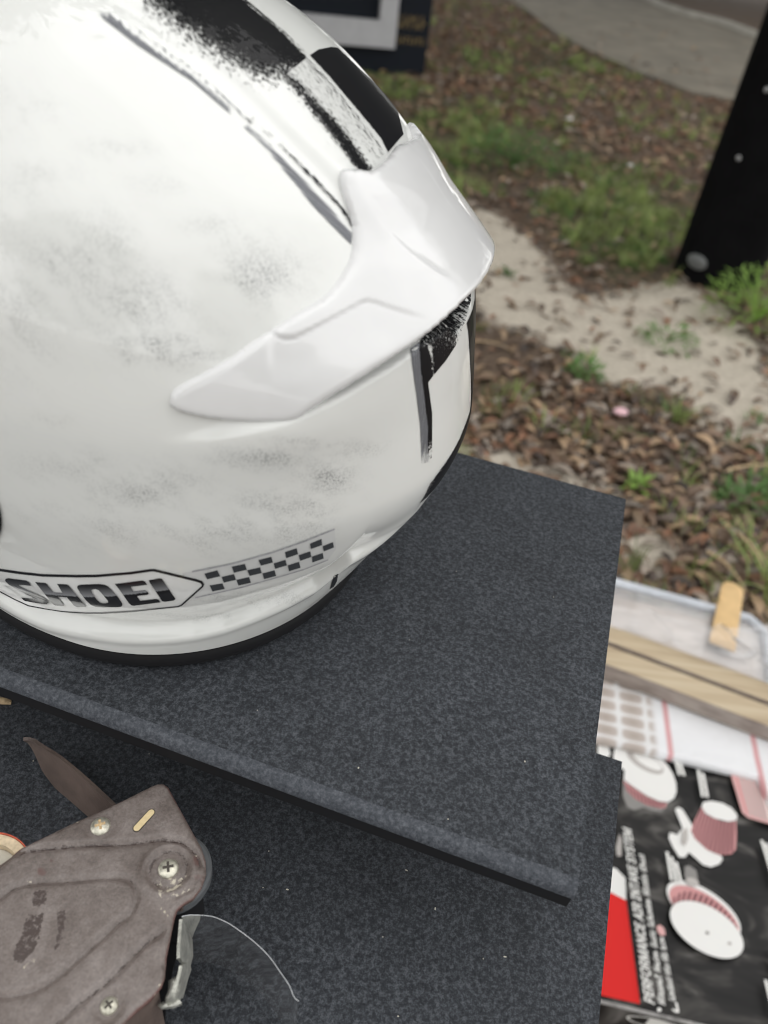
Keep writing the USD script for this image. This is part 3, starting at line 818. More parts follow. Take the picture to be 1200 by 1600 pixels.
def push_far(par):
    # past the silhouette the print goes on over the far side
    par = par.copy()
    return par


decal('checker_print', [(484, 87), (497, 78), (517, 74), (527, 75), (553, 100), (586, 131), (612, 160), (621, 174), (630, 210), (606, 238), (595, 216), (552, 164), (513, 118)], 'stripe_black', mask=m_b2, along=[(500, 90), (600, 215)])
mid_a2 = [(448, 118), (470, 140), (497, 172), (530, 209), (552, 240), (575, 272)]


def m_a2(s, v):
    d = dist_line(s, mid_a2)
    return np.clip(0.74 - np.abs(d) / 34, 0, 1) * (0.75 + 0.3 * sstep(430, 540, s[:, 0]))


decal('scuffed_print', [(425, 128), (448, 100), (475, 120), (500, 150), (525, 180), (553, 215), (582, 262), (573, 276), (555, 262), (525, 226), (490, 192), (455, 158)], 'stripe_speck', mask=m_a2, along=[(470, 140), (570, 265)])
decal('scuffed_print', [(455, 112), (480, 90), (510, 122), (550, 170), (590, 222), (600, 240), (585, 258), (560, 226), (520, 176), (485, 140)], 'stripe_streak', mask=lambda s, v: np.clip(0.30 + 0.28 * np.exp(-dist_line(s, left_b2) / 7), 0, 1), along=[(500, 120), (585, 225)])
top_g = [(150, 6), (215, 45), (275, 85), (315, 117), (365, 165), (400, 192), (433, 220), (467, 253), (500, 287), (533, 322), (551, 352)]
bot_g = [(548, 382), (500, 334), (450, 278), (415, 238), (390, 208), (357, 176), (300, 127), (260, 101), (215, 71), (140, 13)]


LA = [(136, 10), (190, 45), (230, 76), (262, 100), (300, 125), (330, 150), (357, 173)]
LB = [(155, 11), (190, 33), (215, 47), (250, 72), (285, 97), (315, 120), (350, 151), (395, 194)]
LC = [(385, 198), (420, 229), (450, 264), (480, 299), (510, 333), (549, 378)]
LD = [(392, 184), (433, 221), (467, 254), (500, 288), (533, 323), (551, 352)]


def m_g(s, v):
    x = s[:, 0]
    a = (0.74 - 0.16 * sstep(290, 345, x)) * np.exp(-(dist_line(s, LA) / 7.5) ** 4)
    b = 0.66 * np.exp(-(dist_line(s, LB) / 2.6) ** 2)
    c = (0.58 + 0.11 * sstep(420, 480, x)) * np.exp(-(dist_line(s, LC) / (5 + 7 * sstep(400, 520, x))) ** 4)
    return np.maximum(np.maximum(a, b), c) * sstep(132, 175, x)


decal('border_stripe', top_g + bot_g, 'stripe_grey', mask=m_g, along=[(250, 85), (500, 310)])
decal('border_stripe', [(p[0] + 4, p[1] - 6) for p in LD] + [(p[0] - 4, p[1] + 6) for p in LD[::-1]], 'stripe_streak', d=0.0004, mask=lambda s, v: np.clip((0.40 + 0.26 * sstep(400, 500, s[:, 0])) * np.exp(-(dist_line(s, LD) / 4.0) ** 2), 0, 1), along=[(400, 192), (540, 335)])
decal('border_stripe', [(p[0] + 4, p[1] - 4) for p in LB] + [(p[0] - 4, p[1] + 4) for p in LB[::-1]], 'stripe_streak', d=0.0004, mask=lambda s, v: 0.46 * np.exp(-(dist_line(s, LB) / 2.5) ** 2) * sstep(150, 220, s[:, 0]), along=[(200, 40), (380, 180)])
# print below the spoiler
decal('border_stripe', [(641, 545), (655, 535), (657, 577), (662, 618), (668, 668), (670, 722), (658, 724), (656, 663), (651, 622), (644, 573)], 'stripe_grey', mask=lambda s, v: np.clip(0.70 - 0.3 * sstep(680, 724, s[:, 1]), 0, 1), ang=1.4)
decal('scuffed_print', [(656, 535), (668, 560), (668, 600), (674, 645), (674, 690), (673, 722), (667, 722), (668, 668), (662, 618), (657, 577)], 'stripe_black', d=0.0004, mask=lambda s, v: np.clip(1.05 - 0.75 * sstep(650, 724, s[:, 1]), 0, 1), ang=1.4)
decal('scuffed_print', [(654, 545), (662, 515), (690, 485), (715, 455), (734, 440), (735, 470), (727, 500), (713, 537), (697, 562), (677, 586), (667, 599), (657, 584)], 'stripe_speck',
      mask=lambda s, v: np.clip(0.60 + 0.32 * sstep(530, 572, s[:, 1]) - 0.55 * np.exp(-(dist_line(s, [(672, 540), (676, 562), (677, 586)]) / 2.6) ** 2) - 0.30 * np.exp(-dist_line(s, [(730, 485), (714, 535)]) / 4) + 0.25 * np.exp(-dist_line(s, [(657, 560), (668, 597)]) / 8), 0, 1.1), along=[(660, 550), (672, 700)])


def far_strip(par, grow=0.05):
    return par


def rear_band(name, z0, z1, a0, a1, material, mask, d=0.00025):
    """a print given by heights and azimuths round the back"""
    P = sg.Polygon([(a0(z) * AR, z) for z in np.linspace(z0, z1, 30)] + [(a1(z) * AR, z) for z in np.linspace(z1, z0, 30)])
    v, f = tri_poly(P, 0.0014)
    obj(name, (shell(v[:, 0] / AR, v[:, 1], d), f), material, helmet, True, uv=np.stack([v[:, 1], v[:, 0]], -1), attrs={'m': mask(v)})


sil = hit([(731, 500), (735, 540), (737, 580), (737, 620), (733, 655)])
o = np.argsort(sil[:, 1])
sA = lambda z: np.interp(z, sil[o, 1], sil[o, 0])
rear_band('checker_print', float(sil[:, 1].min()), float(sil[:, 1].max()), lambda z: sA(z) - 0.02, lambda z: sA(z) + 0.42, 'stripe_black', lambda v: np.full(len(v), 1.05))
low = hit([(670, 757), (690, 730), (710, 700), (727, 662)])
lz = np.sort(low[:, 1])
o2 = np.argsort(low[:, 1])
lA = lambda z: np.interp(z, low[o2, 1], low[o2, 0])
rear_band('scuffed_print', float(lz[0]) - 0.012, float(lz[-1]), lambda z: lA(z), lambda z: lA(z) + 0.55, 'stripe_black', lambda v: np.clip(0.50 + (v[:, 0] / AR - lA(v[:, 1])) * 5, 0, 1.05))

# badge with its lettering and the small checkered band
ZA = lambda p: np.asarray(p, float) / 6.6667 + [0, 870]
ZBp = lambda p: np.asarray(p, float) / 6.6667 + [160, 860]
outer = np.vstack([ZA([(-330, 235), (-250, 130), (-120, 95), (0, 115), (200, 145), (450, 172), (800, 180), (1000, 178)]),
                   ZBp([(0, 240), (300, 215), (500, 186), (540, 184), (590, 195), (980, 290), (1040, 310), (1062, 345), (1050, 372), (830, 568), (790, 583), (300, 635), (0, 652)]),
                   ZA([(1067, 585), (900, 585), (650, 572), (480, 550), (300, 517), (150, 447), (0, 362), (-150, 290)])])
op = sg.Polygon(outer)
ip = op.buffer(-3.0, join_style=1)
ipt = shapely.affinity.translate(ip, 0, 1.0) if hasattr(shapely, 'affinity') else ip
import shapely.affinity as saf
ipt = saf.translate(ip, -0.4, 1.1).intersection(op.buffer(-1.6))
badge = decal('badge', np.asarray(op.exterior.coords)[:-1], 'badge_white', d=0.0002)
decal('badge_border', np.asarray(op.exterior.coords)[:-1], 'solid_black', d=0.0004, res=0.0009, holes=[np.asarray(ipt.exterior.coords)[:-1]], parent=badge)
LET = {
    'letter S': (ZA([(66, 220), (90, 213), (280, 238), (308, 254), (334, 292), (200, 282), (212, 298), (300, 342), (385, 380), (455, 412), (500, 448), (510, 468), (490, 484), (440, 480), (268, 458), (247, 442), (228, 415), (362, 434), (330, 402), (270, 378), (180, 328), (100, 282), (68, 250), (60, 233)]), []),
    'letter H': (ZA([(372, 253), (480, 264), (498, 278), (560, 361), (655, 364), (602, 273), (700, 277), (722, 290), (905, 512), (800, 512), (775, 497), (703, 412), (607, 405), (675, 503), (580, 497), (558, 483), (470, 375)]), []),
    'letter O': (ZA([(810, 300), (822, 286), (845, 280), (1040, 273), (1095, 282), (1130, 298), (1167, 333), (1237, 413), (1277, 478), (1277, 498), (1262, 510), (1217, 514), (1060, 515), (1000, 510), (950, 490), (905, 448), (840, 365), (812, 318)]),
                 [ZA([(957, 338), (972, 328), (1000, 326), (1030, 336), (1070, 377), (1128, 448), (1132, 464), (1110, 473), (1075, 476), (1045, 468), (1012, 436), (967, 368)])]),
    'letter E': (ZBp([(135, 340), (420, 303), (447, 314), (470, 348), (300, 369), (326, 416), (448, 402), (466, 412), (486, 440), (470, 452), (362, 464), (397, 514), (568, 495), (592, 506), (607, 530), (330, 566), (302, 560), (280, 540), (200, 425)]), []),
    'letter I': (ZBp([(485, 300), (600, 280), (625, 287), (765, 498), (740, 512), (650, 525), (622, 518), (600, 480), (500, 332)]), []),
}


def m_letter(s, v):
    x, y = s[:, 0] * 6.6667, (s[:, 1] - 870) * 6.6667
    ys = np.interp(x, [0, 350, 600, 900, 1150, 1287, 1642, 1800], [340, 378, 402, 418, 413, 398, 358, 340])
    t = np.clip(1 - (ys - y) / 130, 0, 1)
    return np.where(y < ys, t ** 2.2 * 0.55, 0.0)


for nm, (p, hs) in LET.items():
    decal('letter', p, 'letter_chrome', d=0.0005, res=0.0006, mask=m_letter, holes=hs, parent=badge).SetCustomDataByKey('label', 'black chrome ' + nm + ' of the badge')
ZD = lambda p: np.asarray(p, float) / 4.0 + [300, 810]
band_top = ZD([(-60, 340), (0, 330), (250, 280), (500, 210), (700, 140), (890, 64)])
band_bot = ZD([(900, 190), (850, 255), (700, 315), (550, 360), (300, 430), (20, 492)])
band = decal('checker_band', np.vstack([band_top, band_bot]), 'band_grey', d=0.00012)
rail = lambda pts, w: np.vstack([np.asarray(pts) + [0, -w], np.asarray(pts)[::-1] + [0, w]])
decal('rail', rail(band_top[1:], 1.2), 'rail_grey', d=0.0003, parent=band, res=0.0008)
decal('rail', rail(band_bot[1:][::-1], 0.9), 'rail_grey', d=0.0003, parent=band, res=0.0008)
SQ = [[(78, 342), (158, 320), (177, 358), (95, 377)], [(110, 415), (190, 402), (205, 437), (128, 453)], [(185, 362), (262, 344), (275, 380), (198, 398)], [(248, 298), (330, 280), (342, 317), (262, 336)],
      [(277, 380), (357, 363), (368, 398), (290, 416)], [(345, 320), (425, 302), (435, 338), (360, 356)], [(415, 257), (495, 236), (505, 272), (430, 292)], [(440, 340), (515, 320), (525, 356), (450, 376)],
      [(510, 277), (583, 255), (592, 290), (518, 312)], [(580, 207), (653, 182), (662, 220), (588, 245)], [(597, 290), (668, 268), (677, 305), (605, 327)], [(665, 226), (738, 202), (745, 237), (675, 262)],
      [(735, 155), (808, 124), (812, 163), (742, 188)], [(748, 236), (815, 212), (822, 247), (752, 272)], [(815, 170), (880, 145), (885, 178), (822, 203)]]
for s in SQ:
    decal('square', ZD(s), 'checker_grey', d=0.0003, parent=band, res=0.0012)
decal('vent_slot', ZD([(885, 360), (912, 345), (905, 390), (885, 425), (860, 440), (872, 400)]), 'solid_black', d=0.0002)  # dark reflection near the lip, painted as a black print

# rear spoiler
UPK = [(261, 625), (266, 616), (272, 608), (315, 583), (357, 559), (400, 529), (467, 486), (510, 457), (533, 428), (546, 402), (550, 380), (547, 347), (535, 307), (529, 280), (533, 267), (550, 268), (573, 272), (583, 266), (603, 241)]
LOK = [(261, 625), (262, 634), (268, 641), (300, 652), (345, 660), (395, 663), (452, 663), (500, 640), (545, 612), (585, 587), (615, 567), (645, 547), (675, 522), (692, 507), (705, 495), (715, 486), (726, 475), (737, 463), (752, 437)]
LOZ = 0.1632
DLO = np.array([.0022, .0022, .0022, .0022, .0022, .0026, .0040, .0066, .0088, .0104, .0116, .0126, .0138, .0146, .0152, .0156, .0160, .0164, .0168])
DELTA = DELTA_WING            # the spoiler spans the hollow behind the brow


def settle(px, q0, d):
    """moves shell places so that, raised by d, they are seen where the photograph shows them"""
    q0 = q0.copy(); px = np.asarray(px, float)
    for _ in range(8):
        r0 = seen(shell(q0[:, 0], q0[:, 1], d)) - px
        a_ = (seen(shell(q0[:, 0] + 1e-4, q0[:, 1], d)) - px - r0) / 1e-4
        b_ = (seen(shell(q0[:, 0], q0[:, 1] + 1e-5, d)) - px - r0) / 1e-5
        det = a_[:, 0] * b_[:, 1] - a_[:, 1] * b_[:, 0]
        det = np.where(np.abs(det) < 1e3, np.sign(det + 1e-9) * 1e3, det)
        dp = -(r0[:, 0] * b_[:, 1] - r0[:, 1] * b_[:, 0]) / det
        dq = -(a_[:, 0] * r0[:, 1] - a_[:, 1] * r0[:, 0]) / det
        q0[:, 0] += np.clip(dp, -0.05, 0.05); q0[:, 1] += np.clip(dq, -0.005, 0.005)
    return q0


up_ = hit(UPK)
lo_ = hit(LOK, DLO)
lo_[:-1] = settle(LOK[:-1], lo_[:-1], DLO[:-1])
up_[-1, 0] = 0; lo_[-1] = (0, LOZ)
tl = np.r_[0, np.cumsum(np.linalg.norm(np.diff(np.array(LOK, float), axis=0), axis=1))]
tf = np.linspace(0, tl[-1], 160)
lof = np.stack([PchipInterpolator(tl, lo_[:, k])(tf) for k in (0, 1)], -1) * [AR, 1]
dlf = PchipInterpolator(tl, DLO)(tf)


def roundline(P, corners):
    """smooth between the named corner indices"""
    out = []
    for a, b in zip(corners[:-1], corners[1:]):
        seg = P[a:b + 1]
        out.append(smoothline(seg, max(2, 12 * (b - a))) if b - a > 1 else densify(seg, 0.002))
    return np.vstack([o[:-1] for o in out[:-1]] + [out[-1]])


upf = roundline(up_ * [AR, 1], [0, 13, 17, 18])
near = np.vstack([upf, lof[::-1]])
full = sg.Polygon(np.vstack([upf, (upf * [-1, 1])[::-1][1:], (lof * [-1, 1])[1:], lof[::-1][1:-1]])).buffer(0)
full = full.buffer(-0.0012).buffer(0.0012)
upL = sg.LineString(np.vstack([upf, (upf * [-1, 1])[::-1][1:]]))
loL = sg.LineString(np.vstack([lof, (lof * [-1, 1])[::-1][1:]]))
v, f = tri_poly(full, 0.00085)
P_ = shapely.points(v)
eu, el = shapely.distance(upL, P_), shapely.distance(loL, P_)
ee = np.minimum(eu, el)
# height above the shell: given along both edges, as even as possible between them
import scipy.sparse as ssp
import scipy.sparse.linalg as ssl
ed = np.unique(np.sort(np.vstack([f[:, [0, 1]], f[:, [1, 2]], f[:, [2, 0]]]), axis=1), axis=0)
wgt = 1 / (np.linalg.norm(v[ed[:, 0]] - v[ed[:, 1]], axis=1) + 1e-5)
nv = len(v)
A_ = ssp.coo_matrix((np.r_[wgt, wgt], (np.r_[ed[:, 0], ed[:, 1]], np.r_[ed[:, 1], ed[:, 0]])), (nv, nv)).tocsr()
Lp = ssp.diags(np.asarray(A_.sum(1)).ravel()) - A_
notch = upL.project(shapely.points(v)); NL_ = sg.LineString(upf).length; npk = sg.LineString(upf).project(sg.Point(*(up_[13] * [AR, 1])))
open_ = (eu < 0.0009) & (notch > npk + 0.002) & (notch < upL.length - npk - 0.002)   # the notch rim spans freely
fixed = (ee < 0.0007)
tpar = np.array([loL.project(p) for p in P_[fixed]])
half = loL.length / 2
ll = np.r_[0, np.cumsum(np.linalg.norm(np.diff(lof, axis=0), axis=1))]
dval = np.interp(np.minimum(tpar, loL.length - tpar), ll, dlf)
du = 0.0022
mm_ = np.minimum(notch, upL.length - notch)[fixed]
bc = np.where(eu[fixed] < el[fixed], du + 0.0016 * sstep(npk, npk + 0.018, mm_), dval)
base = np.zeros(nv); base[fixed] = bc
fr_ = ~fixed
base[fr_] = ssl.spsolve(Lp[fr_][:, fr_].tocsc(), -(Lp[fr_][:, fixed] @ bc))
fil = lambda e, r: r * (1 - np.sqrt(1 - (1 - np.clip(e / r, 0, 1)) ** 2))
sp = seen(shell(v[:, 0] / AR, v[:, 1], base))
nearside = v[:, 0] < 0.004
line = np.array([(408, 507), (425, 518), (436, 526), (447, 529), (463, 527), (510, 503), (556, 478), (567, 472), (577, 470), (588, 472), (600, 477), (667, 498), (690, 505)], float)
dist = shapely.distance(sg.LineString(line), shapely.points(sp))
side = np.where(sp[:, 1] > np.interp(sp[:, 0], line[:, 0], line[:, 1]), 1, -1) * dist
inx = sstep(412, 432, sp[:, 0]) * sstep(680, 630, sp[:, 0]) * nearside
stepd = (0.0007 * sstep(-2.6, 2.6, side) * sstep(80, 30, side) + 0.0006 * np.exp(-(side / 2.6) ** 2)) * inx
cl_ = np.array([(548, 296), (590, 345), (640, 395), (690, 430), (722, 446)], float)
sd = shapely.distance(sg.LineString(cl_), shapely.points(sp)) * np.where(sp[:, 1] < np.interp(sp[:, 0], cl_[:, 0], cl_[:, 1]), 1, -1)
ends = sstep(545, 590, sp[:, 0]) * sstep(725, 670, sp[:, 0])
fold = -0.0011 * (1 - np.exp(-np.maximum(sd, 0) / 14)) * np.exp(-np.maximum(sd, 0) / 45) * ends * nearside * sstep(0.002, 0.012, ee)
rl = 0.0024 + 0.0022 * sstep(0.003, 0.008, base) * sstep(0.30, 0.45, np.abs(v[:, 0]) / AR)
ru = np.where(open_ | (upL.project(P_) > npk - 0.012) & (upL.project(P_) < upL.length - npk + 0.012), 0.0014, 0.0024)
dtop = base - fil(eu, ru) - fil(el, rl) - stepd + fold
T1 = shell(v[:, 0] / AR, v[:, 1], dtop)
dbot = np.maximum(base - 0.0045, -0.003)
dbot = np.where(ee < 0.0009, np.minimum(dbot, dtop - 0.0004), np.minimum(dbot, dtop - 0.0012))
T2 = shell(v[:, 0] / AR, v[:, 1], dbot)
raw = np.vstack([f[:, [0, 1]], f[:, [1, 2]], f[:, [2, 0]]])
u_, idx_, cnt_ = np.unique(np.sort(raw, axis=1), axis=0, return_index=True, return_counts=True)
rim = raw[idx_[cnt_ == 1]]
Fs = np.vstack([f, f[:, ::-1] + nv, np.c_[rim[:, 1], rim[:, 0], rim[:, 0] + nv], np.c_[rim[:, 1], rim[:, 0] + nv, rim[:, 1] + nv]])
mid = f[len(f) // 2]
nn = np.cross(T1[mid[1]] - T1[mid[0]], T1[mid[2]] - T1[mid[0]])
if nn @ (T1[mid[0]] - np.r_[HO, ZB + 0.12]) < 0:
    Fs = Fs[:, ::-1]
obj('spoiler', (np.vstack([T1, T2]), Fs), 'spoiler_white', helmet, True)
DELTA = DELTA_BODY
gp = hit([(733, 466)], 0.004)[0]
gm = trimesh.creation.icosphere(3, 1.0); gm.apply_scale([0.0025, 0.0025, 0.004]); gm.apply_translation(shell(gp[:1], gp[1:], 0.004)[0])
obj('vent_plug', gm, 'rubber_black', helmet)
# visor, towards the front of the helmet beyond the left edge of the picture
pv = hit([(2, 770)])[0]
VA = lambda z: np.abs(pv[0]) + 0.02 + 1.2 * ((z - pv[1]) / 0.1) ** 2
zv = np.linspace(max(pv[1] - 0.045, 0.05), pv[1] + 0.065, 40)
left = [(-VA(z) * AR, z) for z in zv]
right_ = [(-(2 * np.pi - VA(z)) * AR, z) for z in zv[::-1]]
v, f = tri_poly(sg.Polygon(left + right_), 0.006)
dv = np.clip(shapely.distance(sg.Polygon(left + right_).boundary, shapely.points(v)) / 0.004, 0, 1)
obj('visor', (shell(v[:, 0] / AR, v[:, 1], 0.0006 + 0.0022 * np.sqrt(1 - (1 - dv) ** 2)), f), 'visor_dark', helmet, True)
# ------------------------------------------------------------------ tape dispenser on the lower board
ZP = ZL + 0.050      # its upper side plate


def P2(px, z=None):
    return at(np.asarray(px, float), ZP if z is None else z)[:, :2]


plate_px = [(-160, 1420), (-110, 1390), (-60, 1372), (0, 1347), (33, 1323), (83, 1299), (117, 1283), (167, 1261), (200, 1245), (236, 1227), (246, 1223), (255, 1223), (263, 1229), (269, 1241), (285, 1270), (303, 1303), (314, 1322), (321, 1343), (322, 1363), (315, 1385), (302, 1402),
            (288, 1410), (277, 1420), (272, 1434), (267, 1458), (260, 1493), (257, 1525), (252, 1540), (236, 1560), (215, 1577), (193, 1598), (150, 1640), (90, 1680), (10, 1700), (-80, 1690), (-150, 1640), (-180, 1560), (-190, 1480)]
plate_poly = sg.Polygon(P2(plate_px)).buffer(0.0015).buffer(-0.0015)
gun = thing('tape_dispenser', 'worn brown metal packing tape dispenser lying on the lower black board', 'tape dispenser', (*P2([(120, 1450)])[0], ZL))
G1 = smoothline(P2([(-60, 1388), (0, 1351), (17, 1338), (42, 1329), (83, 1324), (133, 1320), (200, 1317), (260, 1312), (281, 1315), (295, 1323), (307, 1336), (313, 1352)]))
G2 = smoothline(P2([(-40, 1440), (7, 1397), (22, 1387), (47, 1380), (100, 1377), (183, 1371), (197, 1372), (208, 1379), (213, 1392), (212, 1408), (206, 1424), (185, 1441), (160, 1464), (130, 1490), (83, 1530), (50, 1548), (0, 1556), (-40, 1550)]))
G3 = smoothline(P2([(255, 1454), (227, 1475), (193, 1508), (160, 1540), (133, 1560), (100, 1588), (70, 1615)]))
SC = [(157, 1291, 15.5), (263, 1357, 16.0), (170, 1570, 14.0)]
scw = [P2([(x, y)])[0] for x, y, r in SC]
lobe = sg.Polygon(G2)


def relief(v):
    p = shapely.points(v)
    gr = lambda L, w, dpt: dpt * np.exp(-(shapely.distance(sg.LineString(L), p) / w) ** 2)
    z = gr(G1, 0.0010, 0.0018) + gr(G2, 0.0009, 0.0013) + gr(G3, 0.0010, 0.0014)
    ins = shapely.contains(lobe, p)
    z -= 0.0006 * sstep(0, 0.002, np.where(ins, shapely.distance(lobe.boundary, p), 0))
    r1 = np.linalg.norm(v - scw[1], axis=1)
    z += 0.0012 * np.exp(-((r1 - 0.0072) / 0.0014) ** 2) + 0.0005 * (r1 < 0.0058)
    z -= 0.0008 * np.exp(-((r1 - 0.0098) / 0.0012) ** 2)
    r2 = np.linalg.norm(v - scw[2], axis=1)
    z += 0.0013 * sstep(0.0062, 0.0045, r2)
    r0 = np.linalg.norm(v - scw[0], axis=1)
    z += 0.0004 * np.exp(-((r0 - 0.0050) / 0.0010) ** 2)
    # dents by the guide roller
    for a, b in (((266, 1385), (296, 1368)), ((252, 1398), (286, 1384)), ((272, 1400), (300, 1388))):
        L = sg.LineString(P2([a, b]))
        z += 0.0007 * np.exp(-(shapely.distance(L, p) / 0.0008) ** 2)
    return z + 0.0006 * (meshkit.fbm(np.c_[v * 60, np.zeros(len(v))]) - 0.5)


pm = plate(plate_poly, ZP - 0.0022, ZP, 0.0011, 0.0013, relief)
pv_ = np.asarray(pm.vertices)
pp_ = shapely.points(pv_[:, :2])
spx = seen(pv_)
worn = np.zeros(len(pv_))
for poly in ([(50, 1390), (76, 1391), (76, 1416), (50, 1417)], [(44, 1427), (72, 1425), (62, 1470), (52, 1492), (30, 1508), (16, 1496), (30, 1460)], [(88, 1422), (105, 1420), (100, 1462), (96, 1478), (84, 1490), (88, 1450)]):
    g_ = sg.Polygon(poly)
    q_ = shapely.points(spx[:, :2])
    worn = np.maximum(worn, np.where(shapely.contains(g_, q_), 0.52 + 0.1 * np.clip(shapely.distance(g_.boundary, q_) / 5, 0, 1), 0))
for L, w, k in ((G1, 0.0014, 0.62), (G2, 0.0010, 0.50), (G3, 0.0012, 0.58)):
    worn = np.maximum(worn, k * np.exp(-(shapely.distance(sg.LineString(L), pp_) / w) ** 2))
r1 = np.linalg.norm(pv_[:, :2] - scw[1], axis=1)
worn = np.maximum(worn, 0.6 * np.exp(-((r1 - 0.0072) / 0.0013) ** 2))
worn = np.maximum(worn, 0.5 * np.exp(-np.linalg.norm(spx - [252, 1242], axis=1) / 14))
edg = 0.62 * np.exp(-shapely.distance(plate_poly.boundary, pp_) / 0.0016)
for x, y, r in ((66, 1362, 12), (80, 1345, 6), (122, 1290, 7), (306, 1345, 14), (310, 1372, 12)):
    edg = np.maximum(edg, 0.60 * np.exp(-(np.linalg.norm(spx - [x, y], axis=1) / r) ** 4))
pale = np.full(len(pv_), 0.30)
for L in ([(262, 1384), (292, 1368)], [(256, 1396), (284, 1382)], [(276, 1400), (298, 1388)], [(250, 1380), (254, 1404)], [(252, 1420), (262, 1430)], [(52, 1500), (36, 1512)], [(117, 1283), (122, 1286)], [(46, 1378), (50, 1377)], [(306, 1336), (310, 1340)], [(240, 1556), (252, 1536)]):
    pale = np.maximum(pale, 0.30 + 0.36 * np.exp(-(dist_line(spx, L) / 2.2) ** 2))
pale = np.maximum(pale, 0.30 + 0.20 * np.exp(-(np.linalg.norm(spx - [270, 1385], axis=1) / 26) ** 2))
obj('side_plate', pm, 'gun_brown', gun, True, attrs={'m': worn, 'edge': edg, 'pale': pale})
obj('side_plate', plate(plate_poly.buffer(-0.003), ZL + 0.001, ZL + 0.003, 0.004), 'rubber_black', gun, False)  # lower plate coloured black to paint the shade in the gap
# folded skirt of the upper plate, and the wall along the handle side
ring = plate_poly.buffer(-0.0006).difference(plate_poly.buffer(-0.0022))
keep = sg.Polygon(P2([(-300, 1300), (330, 1180), (345, 1400), (300, 1412), (220, 1412), (-300, 1500)]))
obj('skirt', plate(ring.intersection(keep), ZP - 0.007, ZP - 0.0012, 0.003), 'gun_wall', gun, False)
low_wall = sg.Polygon(P2([(252, 1540), (320, 1620), (200, 1760), (-300, 1800), (-300, 1560), (40, 1640)]))
obj('casing_wall', plate(ring.intersection(low_wall), ZL + 0.003, ZP - 0.0012, 0.003), 'gun_wall', gun, False)


def disc(c, r, z0, z1, chamfer=0.0012, n=64):
    pr_ = [(0, z0), (r - chamfer, z0), (r, z0 + chamfer), (r, z1 - chamfer), (r - chamfer, z1), (0, z1)]
    m = trimesh.creation.revolve(pr_, sections=n)
    m.apply_translation([c[0], c[1], 0])
    m.fix_normals()
    return m


rc = P2([(268, 1358)], ZP - 0.0035)[0]
rr_ = np.linalg.norm(P2([(331, 1354)], ZP - 0.0035)[0] - rc)
obj('guide_roller', disc(rc, rr_, ZP - 0.0105, ZP - 0.0035), 'roller_grey', gun)
obj('roller_hub', disc(rc, rr_ * 0.72, ZL + 0.003, ZP - 0.0110), 'rubber_black', gun)
# screws with their cross recess
for k, (c, (x, y, r)) in enumerate(zip(scw, SC)):
    rad = np.linalg.norm(P2([(x + r, y)])[0] - c)
    zb0 = ZP + (0.0000 if k < 2 else -0.0012) - 0.0004
    prf = [(0, 0)] + [(rad, 0)] + [(rad * math.cos(a), 0.0004 + 0.0016 * math.sin(a)) for a in np.linspace(0.05, math.pi / 2, 9)]
    prf[-1] = (0, prf[-1][1])
    m = trimesh.creation.revolve(prf, sections=40); m.apply_translation([c[0], c[1], zb0]); m.fix_normals()
    sp_ = obj('screw', m, 'screw_steel', gun)
    a0 = [0.5, 0.35, 0.9][k]
    for q_ in (0, 1):
        b_ = trimesh.creation.box([rad * 1.05, rad * 0.26, 0.0012])
        b_.apply_transform(trimesh.transformations.rotation_matrix(a0 + q_ * math.pi / 2, [0, 0, 1]))
        b_.apply_translation([c[0], c[1], zb0 + 0.0015 + 0.00002 * q_])
        obj('cross_recess', b_, 'cross_tan' if k == 0 else 'cross_dark', sp_, False)
sl = sg.LineString(P2([(236, 1270), (214, 1294)])).buffer(0.00135)
obj('slot', plate(sl, ZP - 0.002, ZP + 0.0003, 0.002), 'slot_cream', gun, False)
obj('slot_rim', plate(sl.buffer(0.0004).difference(sl), ZP - 0.002, ZP + 0.0002, 0.001), 'cross_dark', gun, False)


def quad_strip(A, B, thick, name, material, parent):
    """a bent sheet between the upper line A and the lower line B (3d points), with thickness"""
    A, B = np.asarray(A), np.asarray(B)
    t = np.gradient(A, axis=0)
    nrm = np.cross(t, B - A); nrm /= np.linalg.norm(nrm, axis=1, keepdims=True)
    n = len(A)
    V = np.vstack([A, B, A + nrm * thick, B + nrm * thick])
    F = []
    for i in range(n - 1):
        j = i + 1
        F += [(i, j, n + j, n + i), (2 * n + i, 3 * n + i, 3 * n + j, 2 * n + j), (i, 2 * n + i, 2 * n + j, j), (n + i, n + j, 3 * n + j, 3 * n + i)]
    for i in (0, n - 1):
        F += [(i, n + i, 3 * n + i, 2 * n + i)]
    m = trimesh.Trimesh(V, np.vstack([np.array(F)[:, [0, 1, 2]], np.array(F)[:, [0, 2, 3]]]), process=True)
    m.fix_normals()
    return obj(name, m, material, parent, 30)


# steel cutter bracket at the mouth
zt = ZP - 0.003
tp = at([(285, 1436), (283, 1460), (281, 1485), (281, 1497)], zt)
bt = at([(291, 1446), (301, 1468), (302, 1494), (296, 1516)], zt - 0.020)
quad_strip(tp, bt, -0.0012, 'cutter_bracket', 'steel_dull', gun)
tp = at([(285, 1509), (283, 1520), (279, 1535), (275, 1552)], zt)
bt = at([(297, 1500), (299, 1515), (294, 1530), (286, 1560)], zt - 0.022)
quad_strip(tp, bt, -0.0012, 'cutter_bracket', 'steel_dull', gun)
lug = sg.Polygon(P2([(262, 1528), (274, 1521), (281, 1524), (283, 1536), (276, 1553), (268, 1558), (257, 1556), (262, 1542)], zt))
obj('cutter_lug', plate(lug, zt - 0.012, zt - 0.0005, 0.0012, 0.0022), 'steel_dull', gun, True)
fl_ = sg.Polygon(P2([(246, 1568), (262, 1561), (277, 1557), (284, 1566), (270, 1571), (252, 1573)], zt - 0.006))
